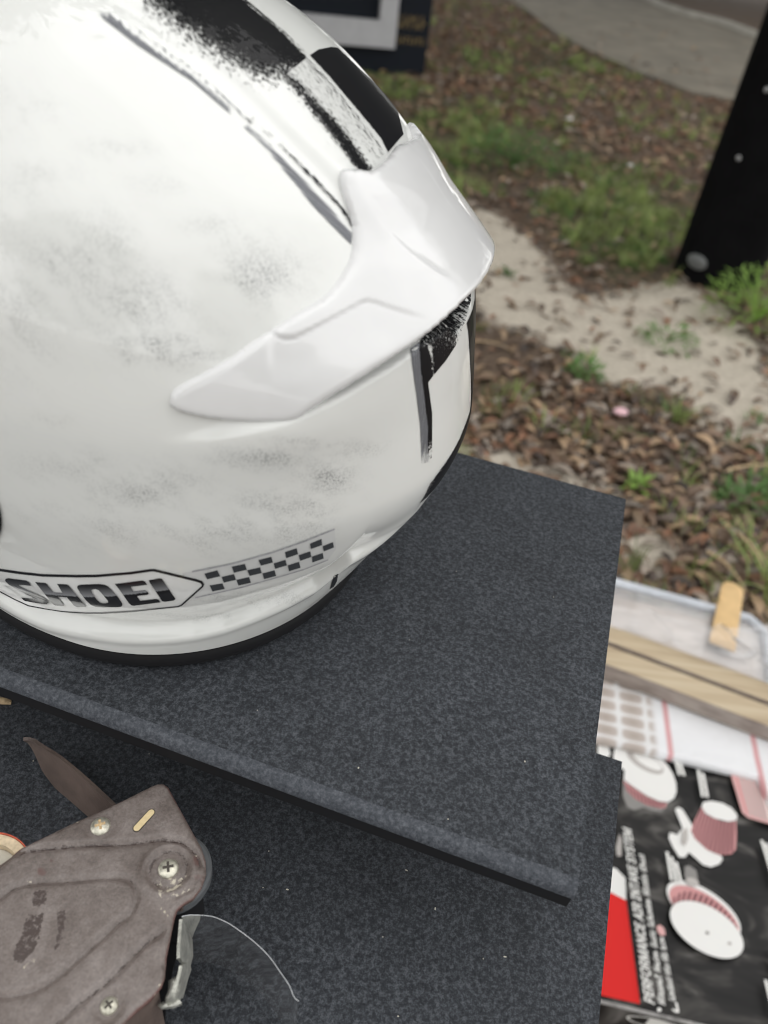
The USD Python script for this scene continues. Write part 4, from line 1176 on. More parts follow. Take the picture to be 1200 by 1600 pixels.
obj('cutter_flange', plate(fl_, zt - 0.009, zt - 0.006, 0.002, 0.0008), 'steel_dull', gun, True)
# brown spring arm standing on edge behind the plate
ar = smoothline([(*p, 0) for p in np.asarray([(36, 1157), (46, 1157), (62, 1166), (90, 1183), (120, 1207), (150, 1234), (185, 1268)], float)], 24)[:, :2]
za = ZL + 0.026
ht = np.interp(np.linspace(0, 1, 24), [0, 0.06, 0.25, 0.6, 1], [0.003, 0.008, 0.017, 0.024, 0.0255])
A = at(ar, za)
B = at(smoothline([(*p, 0) for p in np.asarray([(37, 1160), (48, 1184), (62, 1207), (80, 1226), (110, 1252), (150, 1287), (185, 1315)], float)], 24)[:, :2], ZL + 0.001)
B = A + (B - A) * np.clip(ht / 0.02, 0.12, 1)[:, None]
quad_strip(A, B, 0.0016, 'spring_arm', 'gun_wall', gun)
# the roll of tape whose edge shows at the left
cR = P2([(-34, 1372)], ZP - 0.004)[0]
for nm, r0, r1, z1, mt in (('tape_roll', 0.0, 60, ZP - 0.009, 'core_white'), ('roll_core', 60, 77, ZP - 0.005, 'tape_core'), ('roll_label', 77, 79.5, ZP - 0.0045, 'core_red')):
    R1 = np.linalg.norm(P2([(-34 + r1, 1372)], ZP - 0.004)[0] - cR)
    g_ = sg.Point(*cR).buffer(R1, 48)
    if r0:
        g_ = g_.difference(sg.Point(*cR).buffer(R1 * r0 / r1 + 0.0002, 48))
    obj(nm, plate(g_, ZL + 0.004, z1, 0.004), mt, gun, 40)
# clear film curling out of the mouth
fl2 = smoothline([(*p, 0) for p in np.asarray([(284, 1432), (300, 1429.5), (326, 1431), (352, 1440), (374, 1454), (400, 1474), (420, 1494), (438, 1519), (452, 1540), (462, 1561), (467, 1564)], float)], 60)[:, :2]
A = at(fl2, ZL + 0.0485); B = A - [0, 0, 0.046]
nF = len(A)
V = np.vstack([A, B]); F = [(i, i + 1, nF + i + 1, nF + i) for i in range(nF - 1)]
film = obj('tape_film', (V, F), 'tape_film', gun, True)
obj('film_edge', tube(A, 0.00009, 6), 'film_edge', film)

chip = meshkit.text_mesh('-', 0.001, 0.001) if False else None
ck = sg.Polygon(at([(-14, 1090), (4, 1091), (18, 1096), (17, 1101), (4, 1101), (-12, 1098)], ZL)[:, :2])
tag(obj('wood_chip', plate(ck, ZL, ZL + 0.002, 0.002, 0.0008), 'wood_chip', None, True), 'small pale wood chip on the lower black board, under the edge of the upper one', 'wood chip')
# dust and crumbs lying on the boards
cr_ = []
pts = [(449, 1390), (527, 1387), (411, 1387), (558, 1446), (598, 1464), (623, 1538), (622, 1588), (581, 1583), (755, 1498), (757, 1515), (789, 1495), (735, 1440), (635, 1360), (32, 1190), (52, 1189), (34, 1216), (233, 1178), (500, 1500), (680, 1420), (850, 1500), (420, 1330)]
for x, y in pts[::2]:
    p = at((x, y), ZL); s = rng.uniform(0.0002, 0.00045)
    m = trimesh.creation.icosphere(0, s); m.apply_scale([1, rng.uniform(0.8, 2.4), 0.6]); m.apply_transform(trimesh.transformations.rotation_matrix(rng.uniform(0, 6), [0, 0, 1])); m.apply_translation(p + [0, 0, s * 0.4]); cr_.append(m)
for x, y in [(865, 933), (713, 893), (402, 1110), (640, 1000), (560, 1200), (820, 1190), (700, 1280)]:
    p = at((x, y), ZB); s = rng.uniform(0.0002, 0.0004)
    m = trimesh.creation.icosphere(0, s); m.apply_scale([1, rng.uniform(0.8, 1.8), 0.6]); m.apply_translation(p + [0, 0, s * 0.4]); cr_.append(m)
tag(obj('crumbs', join(*cr_), 'core_white', None, False), 'pale dust crumbs scattered over the black boards', 'crumbs', kind='stuff')

# ------------------------------------------------------------------ printed carton on the ground
CA = math.radians(-5.0)
CU, CV = np.array([math.cos(CA), math.sin(CA)]), np.array([-math.sin(CA), math.cos(CA)])
cf = at([(940, 1562), (1051, 1597)], ZC)[:, :2]
c0 = cf.mean(0)
C0 = c0 - CU * 0.12
cw, cd = 0.46, 0.50
T4 = np.eye(4); T4[:2, 0] = CU; T4[:2, 1] = CV; T4[:2, 3] = C0
carton = thing('carton', 'black printed carton with red panel and air filter pictures, beside the stand', 'carton', (*C0, 0))
bx = sg.box(0, 0, cw, cd).buffer(-0.002).buffer(0.002)
cm = plate(bx, 0.0, ZC, 0.03, 0.0025); cm.apply_transform(T4)
obj('body', cm, 'carton_print', carton, 40)
e_ = tube(np.array([[0.003, 0.001, ZC - 0.0012], [cw - 0.003, 0.001, ZC - 0.0012]]), 0.0022, 8); e_.apply_transform(T4)
obj('worn_edge', e_, 'carton_edge', carton)
lay = [0]


def flat(name, px, material, parent=carton, z=None, holes=()):
    lay[0] += 1
    zz_ = ZC + 0.0004 + 0.00012 * lay[0] if z is None else z
    g_ = sg.Polygon(at(np.asarray(px, float), ZC)[:, :2], [at(np.asarray(h, float), ZC)[:, :2] for h in holes]).buffer(0)
    v, f = tri_poly(g_, 0.004)
    return obj(name, (np.c_[v, np.full(len(v), zz_)], f), material, parent, False)


def ell(cx, cy, rx, ry, deg, n=40, a0=0, a1=360):
    a = np.radians(np.linspace(a0, a1, n, endpoint=(a1 - a0) < 360))
    c, s = math.cos(math.radians(deg)), math.sin(math.radians(deg))
    return np.stack([cx + rx * np.cos(a) * c - ry * np.sin(a) * s, cy + rx * np.cos(a) * s + ry * np.sin(a) * c], -1)


def pleats(parent, top_line, bot_line, n, material='print_pleat'):
    ta, tb = smoothline(top_line, n * 2 + 1), smoothline(bot_line, n * 2 + 1)
    for k in range(n):
        flat('pleat', [ta[2 * k], ta[2 * k + 1], tb[2 * k + 1], tb[2 * k]], material, parent)


flat('red_panel', [(915, 1400), (930, 1388), (957, 1396), (978, 1407), (1000, 1569), (941, 1556), (900, 1546)], 'print_red')
flat('white_panel', [(930, 1350), (962, 1357), (977, 1372), (978, 1407), (957, 1396), (925, 1384)], 'print_white')
flat('white_mark', [(967, 1303), (972, 1312), (971, 1338), (964, 1338), (962, 1325)], 'print_shade')
# round filter with its lid
q_ = lambda p: np.asarray(p, float) / 8.571 + [940, 1150]
f1 = flat('filter_picture', q_([(285, 590), (420, 690), (600, 810), (760, 880), (880, 900), (860, 960), (800, 1015), (700, 1010), (560, 960), (430, 1000), (340, 960), (280, 800)]), 'print_grey')
flat('filter_side', q_([(285, 600), (420, 690), (600, 810), (760, 880), (870, 905), (850, 965), (780, 975), (600, 930), (450, 850), (330, 740)]), 'print_pink', f1)
pleats(f1, q_([(300, 640), (420, 720), (600, 830), (760, 890), (860, 915)]), q_([(330, 735), (450, 840), (600, 925), (780, 970), (850, 960)]), 11)
flat('filter_lid', q_([(290, 600), (300, 470), (170, 390), (148, 300), (165, 190), (240, 125), (340, 98), (480, 120), (600, 170), (760, 280), (880, 410), (950, 520), (990, 650), (995, 760), (960, 850), (880, 900), (760, 885), (600, 815), (420, 695)]), 'print_white', f1)
flat('lid_shade', q_(np.asarray(ell(575, 360, 280, 105, 30))), 'print_shade', f1)
flat('lid_boss', q_(np.asarray(ell(608, 352, 215, 68, 30))), 'print_white', f1)
f1b = flat('filter_picture', q_([(-60, 60), (20, 90), (90, 170), (110, 260), (60, 340), (-60, 370)]), 'print_white')
# cone filter
q_ = lambda p: np.asarray(p, float) / 7.5 + [1040, 1180]
f2 = flat('filter_picture', q_([(100, 650), (140, 620), (190, 650), (300, 830), (330, 960), (470, 1110), (640, 1190), (660, 1230), (620, 1290), (520, 1325), (430, 1300), (330, 1210), (260, 1150), (220, 1210), (150, 1210), (80, 1100), (25, 980), (40, 920), (90, 930), (120, 950), (190, 870)]), 'print_white')
flat('filter_side', q_([(410, 620), (330, 780), (285, 900), (330, 990), (470, 1120), (620, 1185), (760, 1170), (810, 1120), (820, 960), (815, 780), (640, 790), (480, 700)]), 'print_pink', f2)
pleats(f2, q_([(400, 650), (480, 715), (640, 790), (815, 790)]), q_([(300, 930), (440, 1090), (620, 1180), (800, 1130)]), 11)
flat('filter_cap', q_([(405, 620), (430, 570), (520, 555), (650, 580), (760, 640), (825, 720), (815, 780), (720, 800), (560, 760), (450, 700)]), 'print_white', f2)
flat('elbow_shade', q_([(190, 900), (240, 870), (250, 1000), (220, 1080), (170, 1050), (180, 960)]), 'print_shade', f2)
# flat round filter with a base plate
q_ = lambda p: np.asarray(p, float) / 6.667 + [1020, 1340]
f3 = flat('filter_picture', q_(ell(515, 560, 450, 195, 35)), 'print_white')
flat('filter_side', q_(ell(520, 590, 425, 178, 35)), 'print_pink', f3)
pleats(f3, q_([(200, 440), (330, 372), (500, 410), (680, 520), (810, 660), (865, 770)]), q_([(180, 580), (340, 490), (500, 520), (660, 610), (790, 720), (858, 800)]), 14)
flat('base_plate', q_(ell(540, 775, 430, 225, 33)), 'print_white', f3)
flat('bolt_hole', q_(ell(545, 810, 22, 18, 30, 16)), 'print_grey', f3)
flat('bolt_hole', q_(ell(775, 920, 24, 18, 30, 16)), 'print_shade', f3)
flat('hose', q_([(310, 120), (360, 110), (430, 160), (450, 260), (400, 270), (310, 240)]), 'print_grey', f3)
flat('clamp', q_(ell(390, 280, 72, 38, 20, 20)), 'print_shade', f3)
# info panel and small captions
flat('info_panel', [(1136, 1206), (1152, 1208), (1186, 1215), (1230, 1300), (1200, 1292), (1165, 1282), (1156, 1274)], 'print_rose')
for k in range(6):
    a_, b_ = np.array([1143 + 7.5 * k, 1210 + 1.6 * k]), np.array([1162 + 7.2 * k, 1276 + 2.6 * k])
    flat('caption_line', [a_, a_ + [3.2, 0.8], b_ + [3.2, 0.8], b_], 'print_pink' if k in (0,) else ('print_shade' if k < 5 else 'print_white'))


def lettering(name, text, p0, p1, up, hgt, material='print_text', bold=True):
    """print running along the line from p0 to p1 (places of the photograph) with capital height hgt"""
    lay[0] += 1
    A_, B_ = at(p0, ZC)[:2], at(p1, ZC)[:2]
    ux_ = (B_ - A_) / np.linalg.norm(B_ - A_)
    uy_ = np.array([-ux_[1], ux_[0]])
    m = meshkit.text_mesh(text, hgt, 0.0002, bold)
    sc = np.linalg.norm(B_ - A_) / m.extents[0]
    m.apply_translation([-m.bounds[0, 0], 0, 0]); m.apply_scale([sc, 1, 1])
    V_ = m.vertices.copy()
    V_[:, 0] += 0.22 * V_[:, 1]
    W_ = np.c_[A_ + V_[:, :1] * ux_ + V_[:, 1:2] * uy_, ZC + 0.0005 + 0.00012 * lay[0] + V_[:, 2]]
    return obj(name, (W_, m.faces), material, carton, False)


lettering('print_title', 'PERFORMANCE AIR INTAKE SYSTEM', (1019, 1574), (983, 1302), 0, 0.0105)


def small_print(p0, p1, words, hgt, seed):
    """a line of print too small to read: upright strokes grouped like words"""
    r = np.random.default_rng(seed)
    lay[0] += 1
    A_, B_ = at(p0, ZC)[:2], at(p1, ZC)[:2]
    ux_ = (B_ - A_) / np.linalg.norm(B_ - A_); uy_ = np.array([-ux_[1], ux_[0]])
    tot = sum(words) + len(words) - 1
    st_ = np.linalg.norm(B_ - A_) / tot
    V_, F_, x = [], [], 0.0
    for w_ in words:
        for k in range(w_):
            h_ = hgt * (1.0 if k == 0 else r.choice([0.72, 0.72, 0.78, 1.0]))
            for (o0, o1, y0_, y1_) in ((0.08, 0.34, 0, h_), (0.34, 0.72, h_ * r.choice([0.0, 0.42, 0.8]), None), (0.66, 0.88, 0, h_ * r.choice([0.6, 1.0]))):
                y1_ = y0_ + 0.22 * hgt if y1_ is None else y1_
                b_ = len(V_)
                for (xx, yy) in ((o0, y0_), (o1, y0_), (o1, y1_), (o0, y1_)):
                    q__ = A_ + ux_ * ((x + xx) * st_ + 0.2 * yy) + uy_ * yy
                    V_.append((*q__, ZC + 0.0005 + 0.00012 * lay[0]))
                F_.append((b_, b_ + 1, b_ + 2, b_ + 3))
            x += 1
        x += 1
    return obj('small_print', (np.array(V_), np.array(F_)), 'print_text', carton, False)


small_print((1036, 1576), (1003, 1341), [8, 6, 5, 9, 7, 6], 0.0076, 1)
small_print((1052, 1570), (1034, 1470), [10, 5, 4, 6], 0.0072, 2)
flat('bullet_mark', ell(1026, 1582, 3.2, 3.2, 0, 12), 'print_text')
flat('corner_mark', [(1046, 1583), (1053, 1587), (1057, 1586), (1054, 1571), (1050.5, 1571), (1053, 1583.5), (1046, 1580)], 'print_text')
flat('flag_mark', [(1022, 1452), (1028, 1450), (1034, 1456), (1036, 1466), (1028, 1467), (1023, 1460)], 'print_rose')
for (x0, y0), (x1, y1), n in (((1050, 1192), (1056, 1216), 2), ((1085, 1208), (1092, 1250), 2), ((1036, 1336), (1043, 1380), 3), ((1197, 1222), (1205, 1250), 1), ((1183, 1318), (1203, 1385), 2), ((1198, 1480), (1206, 1550), 2), ((1188, 1536), (1203, 1600), 2)):
    for k in range(n):
        o_ = np.array([7.0 * k, 5.0 * k if n < 3 else 8.0 * k])
        a_, b_ = np.array([x0, y0], float) + o_, np.array([x1, y1], float) + [7.0 * k, 1.0 * k]
        flat('caption_line', [a_, a_ + [4.5, 1.0], b_ + [4.5, 1.0], b_], 'print_text')
# mark on the front face of the carton
fr0 = sg.Point(0, 0).buffer(1.0, 24)
for g_, x_, nm in ((saf.scale(fr0, 0.030, 0.013).difference(saf.scale(fr0, 0.027, 0.0105)), 0.145, 'emblem_ring'), (sg.box(-0.012, -0.006, 0.012, 0.008).buffer(0.003), 0.152, 'emblem_mark')):
    v, f = tri_poly(g_, 0.004)
    m = trimesh.Trimesh(np.c_[v[:, 0] + x_, np.full(len(v), -0.0006), v[:, 1] + ZC - 0.020], f, process=False); m.apply_transform(T4)
    obj(nm, m, 'print_text', carton, False)

# ------------------------------------------------------------------ folded cloth lying over the carton's far end
zc0 = ZC + 0.004
cpx = [(900, 1148), (940, 1157), (970, 1162), (1010, 1172), (1034, 1178), (1060, 1184), (1108, 1196), (1150, 1206), (1184, 1215), (1194, 1235), (1210, 1262), (1290, 1290), (1330, 1180), (1260, 1150), (1200, 1120), (1050, 1060), (950, 1030), (900, 1015)]
cpoly = sg.Polygon(at(np.asarray(cpx, float), zc0 + 0.012)[:, :2]).buffer(-0.004).buffer(0.004)
cmesh = plate(cpoly, zc0, zc0 + 0.013, 0.0028, 0.006, lambda v: 0.004 * (meshkit.fbm(np.c_[v * 14, np.zeros(len(v))]) - 0.5) + 0.002 * (meshkit.fbm(np.c_[v * 45, np.ones(len(v))]) - 0.5))
cv = np.asarray(cmesh.vertices)
uvc = np.stack([(cv[:, :2] - C0) @ CU, (cv[:, :2] - C0) @ CV], -1)
uat = lambda p: float((at(p, zc0 + 0.012)[:2] - C0) @ CU)
cloth_look((uat((1042, 1120)) + uat((1047, 1180))) / 2, (uat((1177, 1150)) + uat((1190, 1225))) / 2, uat((1022, 1130)))
tag(obj('folded_cloth', cmesh, 'cloth_plaid', None, True, uv=uvc), 'white cloth with pink lines and a grey plaid end, folded on the carton', 'cloth')

# ------------------------------------------------------------------ two wooden strips lying across
zk_ = ZC + 0.021


def strip(name, label, f0, f1, h, w, material, off, len0, len1, tilt=0.0):
    a_, b_ = at(f0, zk_)[:2], at(f1, zk_)[:2]
    u_ = (b_ - a_) / np.linalg.norm(b_ - a_); w_ = np.array([-u_[1], u_[0]])
    base = np.r_[a_ + w_ * off, zk_]
    m = plate(sg.box(len0, 0, len1, w), 0, h, 0.03, 0.002, lambda v: 0.0012 * (meshkit.fbm(np.c_[v * [8, 160], np.zeros(len(v))]) - 0.5))
    T_ = np.eye(4); T_[:2, 0] = u_; T_[:2, 1] = w_; T_[:3, 3] = base
    m.apply_transform(T_)
    w0 = thing(name, label, 'wood strip', base, 'wooden strips beside the stand')
    obj('top', m, material, w0, 40)
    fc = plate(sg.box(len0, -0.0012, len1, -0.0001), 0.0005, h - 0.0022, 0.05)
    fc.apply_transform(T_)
    obj('weathered_side', fc, 'plank_grey', w0, False)  # thin grey slab over the front face only


strip('wood_strip', 'wooden strip with grey side, in front of the other one, on the cloth', (951, 1061), (1200, 1157), 0.030, 0.038, 'plank_wood', 0.0, -0.25, 0.55)
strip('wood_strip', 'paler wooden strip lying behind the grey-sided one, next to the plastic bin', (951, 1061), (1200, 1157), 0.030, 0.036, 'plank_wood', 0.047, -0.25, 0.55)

# ------------------------------------------------------------------ clear plastic bin with cardboard under its lid
b0, b1 = at((955, 897), ZC)[:2], at((1135, 945), ZC)[:2]
bu = (b1 - b0) / np.linalg.norm(b1 - b0); bv = np.array([-bu[1], bu[0]])
bl = np.linalg.norm(b1 - b0)
TB = np.eye(4); TB[:2, 0] = bu; TB[:2, 1] = bv; TB[:2, 3] = b0
tub = thing('storage_bin', 'clear plastic storage bin with brown cardboard inside, behind the wooden strips', 'bin', (*b0, 0))
x0, x1, y0, y1 = -0.30, bl + 0.07, -0.185, -0.004
pb_ = sg.box(x0, y0, x1, y1).buffer(-0.02).buffer(0.02)


def put(m):
    m.apply_transform(TB); return m


obj('wall', put(plate(pb_.difference(pb_.buffer(-0.002)), 0.004, ZC - 0.012, 0.01)), 'clear_plastic', tub, False)
obj('base', put(plate(pb_.buffer(-0.002), 0.001, 0.004, 0.05)), 'clear_plastic', tub, False)
obj('cardboard', put(plate(sg.box(x0 + 0.01, y0 + 0.01, x1 - 0.012, y1 - 0.022), 0.006, ZC - 0.016, 0.02, 0.003, lambda v: 0.006 * meshkit.fbm(np.c_[v * 9, np.zeros(len(v))]))), 'card_tan', tub, True)
rimz = np.array([[x0, y1 - 0.006], [x1 - 0.03, y1 - 0.006], [x1 - 0.006, y1 - 0.03], [x1 - 0.006, y0 + 0.02]])
obj('rim', put(tube(np.c_[densify(rimz, 0.01), np.full(len(densify(rimz, 0.01)), ZC - 0.008)], 0.008, 10)), 'plastic_rim', tub)
lidw = plate(pb_.buffer(-0.006), ZC - 0.0125, ZC - 0.010, 0.006, 0.0, lambda v: 0.006 * (meshkit.fbm(np.c_[v * [10, 30], np.zeros(len(v))]) - 0.5) - 0.003 * np.exp(-((v[:, 0] - 0.055 - 0.12 * v[:, 1]) / 0.006) ** 2))
obj('film_cover', put(lidw), 'clear_plastic', tub, True)
hv = ell(0, 0, 0.030, 0.017, 20, 30)
hc = (at((1152, 1010), ZC)[:2] - b0)
hcx = np.array([hc @ bu, hc @ bv])
obj('handle_bump', put(tube(np.c_[hcx + hv, np.full(30, ZC - 0.004)], 0.0045, 8, True)), 'clear_plastic', tub)
# pale wooden stick leaning on the bin's corner
s0, s1 = at((1132, 985), ZC), at((1146, 912), ZC + 0.002)
su = (s1 - s0)[:2] / np.linalg.norm((s1 - s0)[:2]); sw = np.array([-su[1], su[0]]); slen = np.linalg.norm((s1 - s0)[:2])
sp2 = sg.Polygon([(-0.045, -0.021)] + [(slen - 0.019 + 0.019 * math.cos(a), 0.019 * math.sin(a)) for a in np.linspace(-math.pi / 2, math.pi / 2, 15)] + [(-0.045, 0.021)])
m = plate(sp2, 0, 0.004, 0.006, 0.001)
TS = np.eye(4); TS[:2, 0] = su; TS[:2, 1] = sw; TS[:3, 3] = [s0[0], s0[1], ZC + 0.001]
m.apply_transform(TS)
tag(obj('paint_stick', m, 'stick_wood', None, True), 'flat pale wooden stick with a rounded end, lying on the plastic bin', 'stick')

shx = np.asarray([(930, 985), (1000, 1000), (1080, 1032), (1150, 1058), (1240, 1098), (1330, 1060), (1250, 1010), (1195, 985), (1150, 990), (1100, 985), (1000, 965), (930, 950)], float)
shp = sg.Polygon(at(shx, ZC + 0.045)[:, :2]).buffer(0.004).buffer(-0.004)
v, f = tri_poly(shp, 0.004)
wr = meshkit.fbm(np.c_[v * [11, 34], np.full(len(v), 2.0)])
fold_ = np.abs(((v @ [0.9, 0.45]) * 9 + 1.4 * meshkit.fbm(np.c_[v * 7, np.zeros(len(v))])) % 1 - 0.5)
zsh = ZC + 0.060 + 0.014 * (wr - 0.5) + 0.010 * sstep(0.12, 0.0, fold_) - 0.030 * sstep(0.05, 0.0, shapely.distance(shp.boundary, shapely.points(v))) * (v @ np.array([-bv[0], -bv[1]]) < -9)
tag(obj('plastic_sheet', (np.c_[v, zsh], f), 'clear_plastic', None, True), 'crumpled clear plastic sheet draped between the wooden strips and the plastic bin', 'plastic sheet')

# ------------------------------------------------------------------ litter on the ground
for (x, y), s, mt, lab, cat in (((890, 185), 0.020, 'litter_white', 'small white scrap in the grass, left of the pole and nearest the tall weed', 'scrap'), ((985, 258), 0.016, 'litter_white', 'small white scrap on the brown leaves, closest to the black pole', 'scrap'), ((970, 643), 0.020, 'litter_pink', 'pale pink petal lying on the brown leaves near the stand', 'petal')):
    p = at((x, y), 0.015)
    m = trimesh.creation.icosphere(2, 1.0)
    vv = np.asarray(m.vertices) * (1 + 0.35 * (meshkit.fbm(np.asarray(m.vertices) * 2 + x) - 0.5)[:, None])
    vv = vv * [s, s * 0.75, s * 0.5] + p
    tag(obj('petal' if cat == 'petal' else 'white_scrap', (vv, m.faces), mt, None, True), lab, cat, None if cat == 'petal' else 'white scraps on the ground')


def leaf_mesh(L, W, curl, fold):
    n = 7
    t = np.linspace(0, 1, n)
    w = W * np.sin(np.pi * np.clip(t, 0.02, 0.98)) ** 0.75
    V, F = [], []
    for i in range(n):
        zc1 = curl * math.sin(math.pi * t[i])
        V += [(L * (t[i] - 0.5), -w[i] / 2, zc1 + fold * w[i]), (L * (t[i] - 0.5), 0, zc1), (L * (t[i] - 0.5), w[i] / 2, zc1 + fold * w[i])]
    for i in range(n - 1):
        for k in (0, 1):
            a = 3 * i + k
            F.append((a, a + 3, a + 4, a + 1))
    return np.array(V), np.array(F)


def instancer(name, protos, positions, quats, scales, which, label, cat):
    ins = UsdGeom.PointInstancer.Define(stage, '/World/' + name)
    UsdGeom.Scope.Define(stage, f'/World/{name}/pieces')
    paths = []
    for k, (mesh, mt, sm) in enumerate(protos):
        pth = f'/World/{name}/pieces/' + name.rstrip('s') + (f'_{k:03d}' if k else '')
        m = usdkit.mesh(stage, pth, mesh, '/World/Looks/' + mt, smooth=sm)
        paths.append(m.GetPath())
    ins.CreatePrototypesRel().SetTargets(paths)
    ins.CreatePositionsAttr(Vt.Vec3fArray.FromNumpy(np.asarray(positions, np.float32)))
    ins.CreateOrientationsAttr(Vt.QuathArray([Gf.Quath(float(a), float(b), float(c), float(d)) for a, b, c, d in quats]))
    ins.CreateScalesAttr(Vt.Vec3fArray.FromNumpy(np.repeat(np.asarray(scales, np.float32)[:, None], 3, 1)))
    ins.CreateProtoIndicesAttr(Vt.IntArray.FromNumpy(np.asarray(which, np.int32)))
    return tag(ins.GetPrim(), label, cat, kind='stuff')


def quat(yaw, tilt, taxis):
    q1 = np.array([math.cos(yaw / 2), 0, 0, math.sin(yaw / 2)])
    q2 = np.array([math.cos(tilt / 2), math.sin(tilt / 2) * math.cos(taxis), math.sin(tilt / 2) * math.sin(taxis), 0])
    w0, x0_, y0_, z0_ = q2; w1, x1_, y1_, z1_ = q1
    return (w0 * w1 - x0_ * x1_ - y0_ * y1_ - z0_ * z1_, w0 * x1_ + x0_ * w1 + y0_ * z1_ - z0_ * y1_, w0 * y1_ - x0_ * z1_ + y0_ * w1 + z0_ * x1_, w0 * z1_ + x0_ * y1_ - y0_ * x1_ + z0_ * w1)


NL = 70000
# spread over the ground in and around the view, denser near by
r_ = np.where(rng.random(NL) < 0.5, np.exp(rng.uniform(np.log(0.75), np.log(13), NL)), (rng.uniform(0.75 ** 1.5, 12 ** 1.5, NL)) ** (1 / 1.5))
az = rng.uniform(-0.45, 0.75, NL)
lp = np.stack([r_ * np.sin(az), r_ * np.cos(az)], -1)
sv, gv = soft(SAND, lp, 0.10), soft(GREEN, lp, 0.12)
patch = meshkit.fbm(np.c_[lp * 2.2, np.full(NL, 5.0)])
prob = (0.72 + 1.6 * (patch - 0.5)) * (1 - 0.88 * sv) * (1 - 0.5 * gv)
onpath = shapely.contains(pp, shapely.points(lp))
prob = np.where(onpath, 0.02, prob)
keepm = rng.random(NL) < np.clip(prob, 0, 1)
blk = [sg.Polygon([C0, C0 + CU * cw, C0 + CU * cw + CV * cd, C0 + CV * cd]), sg.Polygon([b0 + bu * a + bv * b for a, b in ((x0, y0), (x1, y0), (x1, y1), (x0, y1))]), sg.Point(pc[0], pc[1]).buffer(pr)]
for g_ in blk:
    keepm &= ~shapely.contains(g_.buffer(0.01), shapely.points(lp))
lp = lp[keepm]
n = len(lp)
protos = []
for mt in ('leaf_brown', 'leaf_tan', 'leaf_rust', 'leaf_dark', 'leaf_grey'):
    for (L, W, cu, fo) in ((0.050, 0.019, 0.007, 0.18), (0.038, 0.013, -0.004, 0.30)):
        protos.append((leaf_mesh(L, W, cu, fo), mt, True))
wh = rng.choice(10, n, p=[0.20, 0.17, 0.10, 0.09, 0.08, 0.07, 0.07, 0.06, 0.08, 0.08])
wh = np.where((np.linalg.norm(lp, axis=1) > 4) & (rng.random(n) < 0.35), rng.integers(2, 6, n), wh)
hz = gz(lp) + rng.uniform(0.002, 0.014, n) + np.where(shapely.contains(pp, shapely.points(lp)), 0.03, 0)
instancer('fallen_leaves', protos, np.c_[lp, hz], [quat(rng.uniform(0, 6.283), rng.normal(0, 0.20), rng.uniform(0, 6.283)) for _ in range(n)], rng.uniform(0.45, 1.35, n) * (1 + 0.5 * sstep(3.5, 6, np.linalg.norm(lp, axis=1))), wh, 'brown fallen leaves littering the sandy ground', 'leaves')


def tuft(n, h, spread, w, seed, lean=0.5):
    r = np.random.default_rng(seed)
    V, F = [], []
    for k in range(n):
        a = r.uniform(0, 6.283); b = r.uniform(0, spread); hh_ = h * r.uniform(0.5, 1.1); le = r.uniform(0.1, lean)
        bx_, by_ = b * math.cos(a), b * math.sin(a); dx, dy = math.cos(a + r.normal(0, 0.7)), math.sin(a + r.normal(0, 0.7))
        px_, py_ = -dy, dx
        i0 = len(V)
        for s, ww in ((0, 1), (0.4, 0.85), (0.75, 0.55), (1.0, 0.05)):
            ox = bx_ + dx * le * hh_ * s * s * 1.6; oy = by_ + dy * le * hh_ * s * s * 1.6; oz = hh_ * s * (1 - 0.35 * le * s)
            V += [(ox - px_ * w * ww, oy - py_ * w * ww, oz), (ox + px_ * w * ww, oy + py_ * w * ww, oz)]
        for s in range(3):
            F.append((i0 + 2 * s, i0 + 2 * s + 1, i0 + 2 * s + 3, i0 + 2 * s + 2))
    return np.array(V), np.array(F)


NG = 36000
r_ = np.exp(rng.uniform(np.log(1.0), np.log(14), NG)); az = rng.uniform(-0.45, 0.7, NG)
gp_ = np.stack([r_ * np.sin(az), r_ * np.cos(az)], -1)
gv = soft(GREEN, gp_, 0.12); sv = soft(SAND, gp_, 0.08)
patch = meshkit.fbm(np.c_[gp_ * 3.0, np.full(NG, 9.0)])
far = sstep(4, 7, np.linalg.norm(gp_, axis=1))
pr_ = gv * (0.12 + 3.2 * (patch - 0.46)) + 0.02 * (1 - sv) + far * 0.25 * (patch > 0.5)
keepm = (rng.random(NG) < np.clip(pr_, 0, 0.8)) & ~shapely.contains(pp, shapely.points(gp_))
for g_ in blk:
    keepm &= ~shapely.contains(g_.buffer(0.02), shapely.points(gp_))
gp_ = gp_[keepm]; n = len(gp_)
instancer('grass_tufts', [(tuft(16, 0.055, 0.03, 0.0022, 1), 'grass_green', True), (tuft(12, 0.08, 0.02, 0.002, 2, 0.7), 'grass_green', True), (tuft(14, 0.035, 0.035, 0.003, 3, 0.9), 'weed_green', True)],
          np.c_[gp_, gz(gp_)], [quat(rng.uniform(0, 6.283), rng.normal(0, 0.1), 0) for _ in range(n)], rng.uniform(0.6, 1.3, n), rng.choice(3, n, p=[0.4, 0.3, 0.3]), 'short thin green grass growing between the leaves', 'grass')


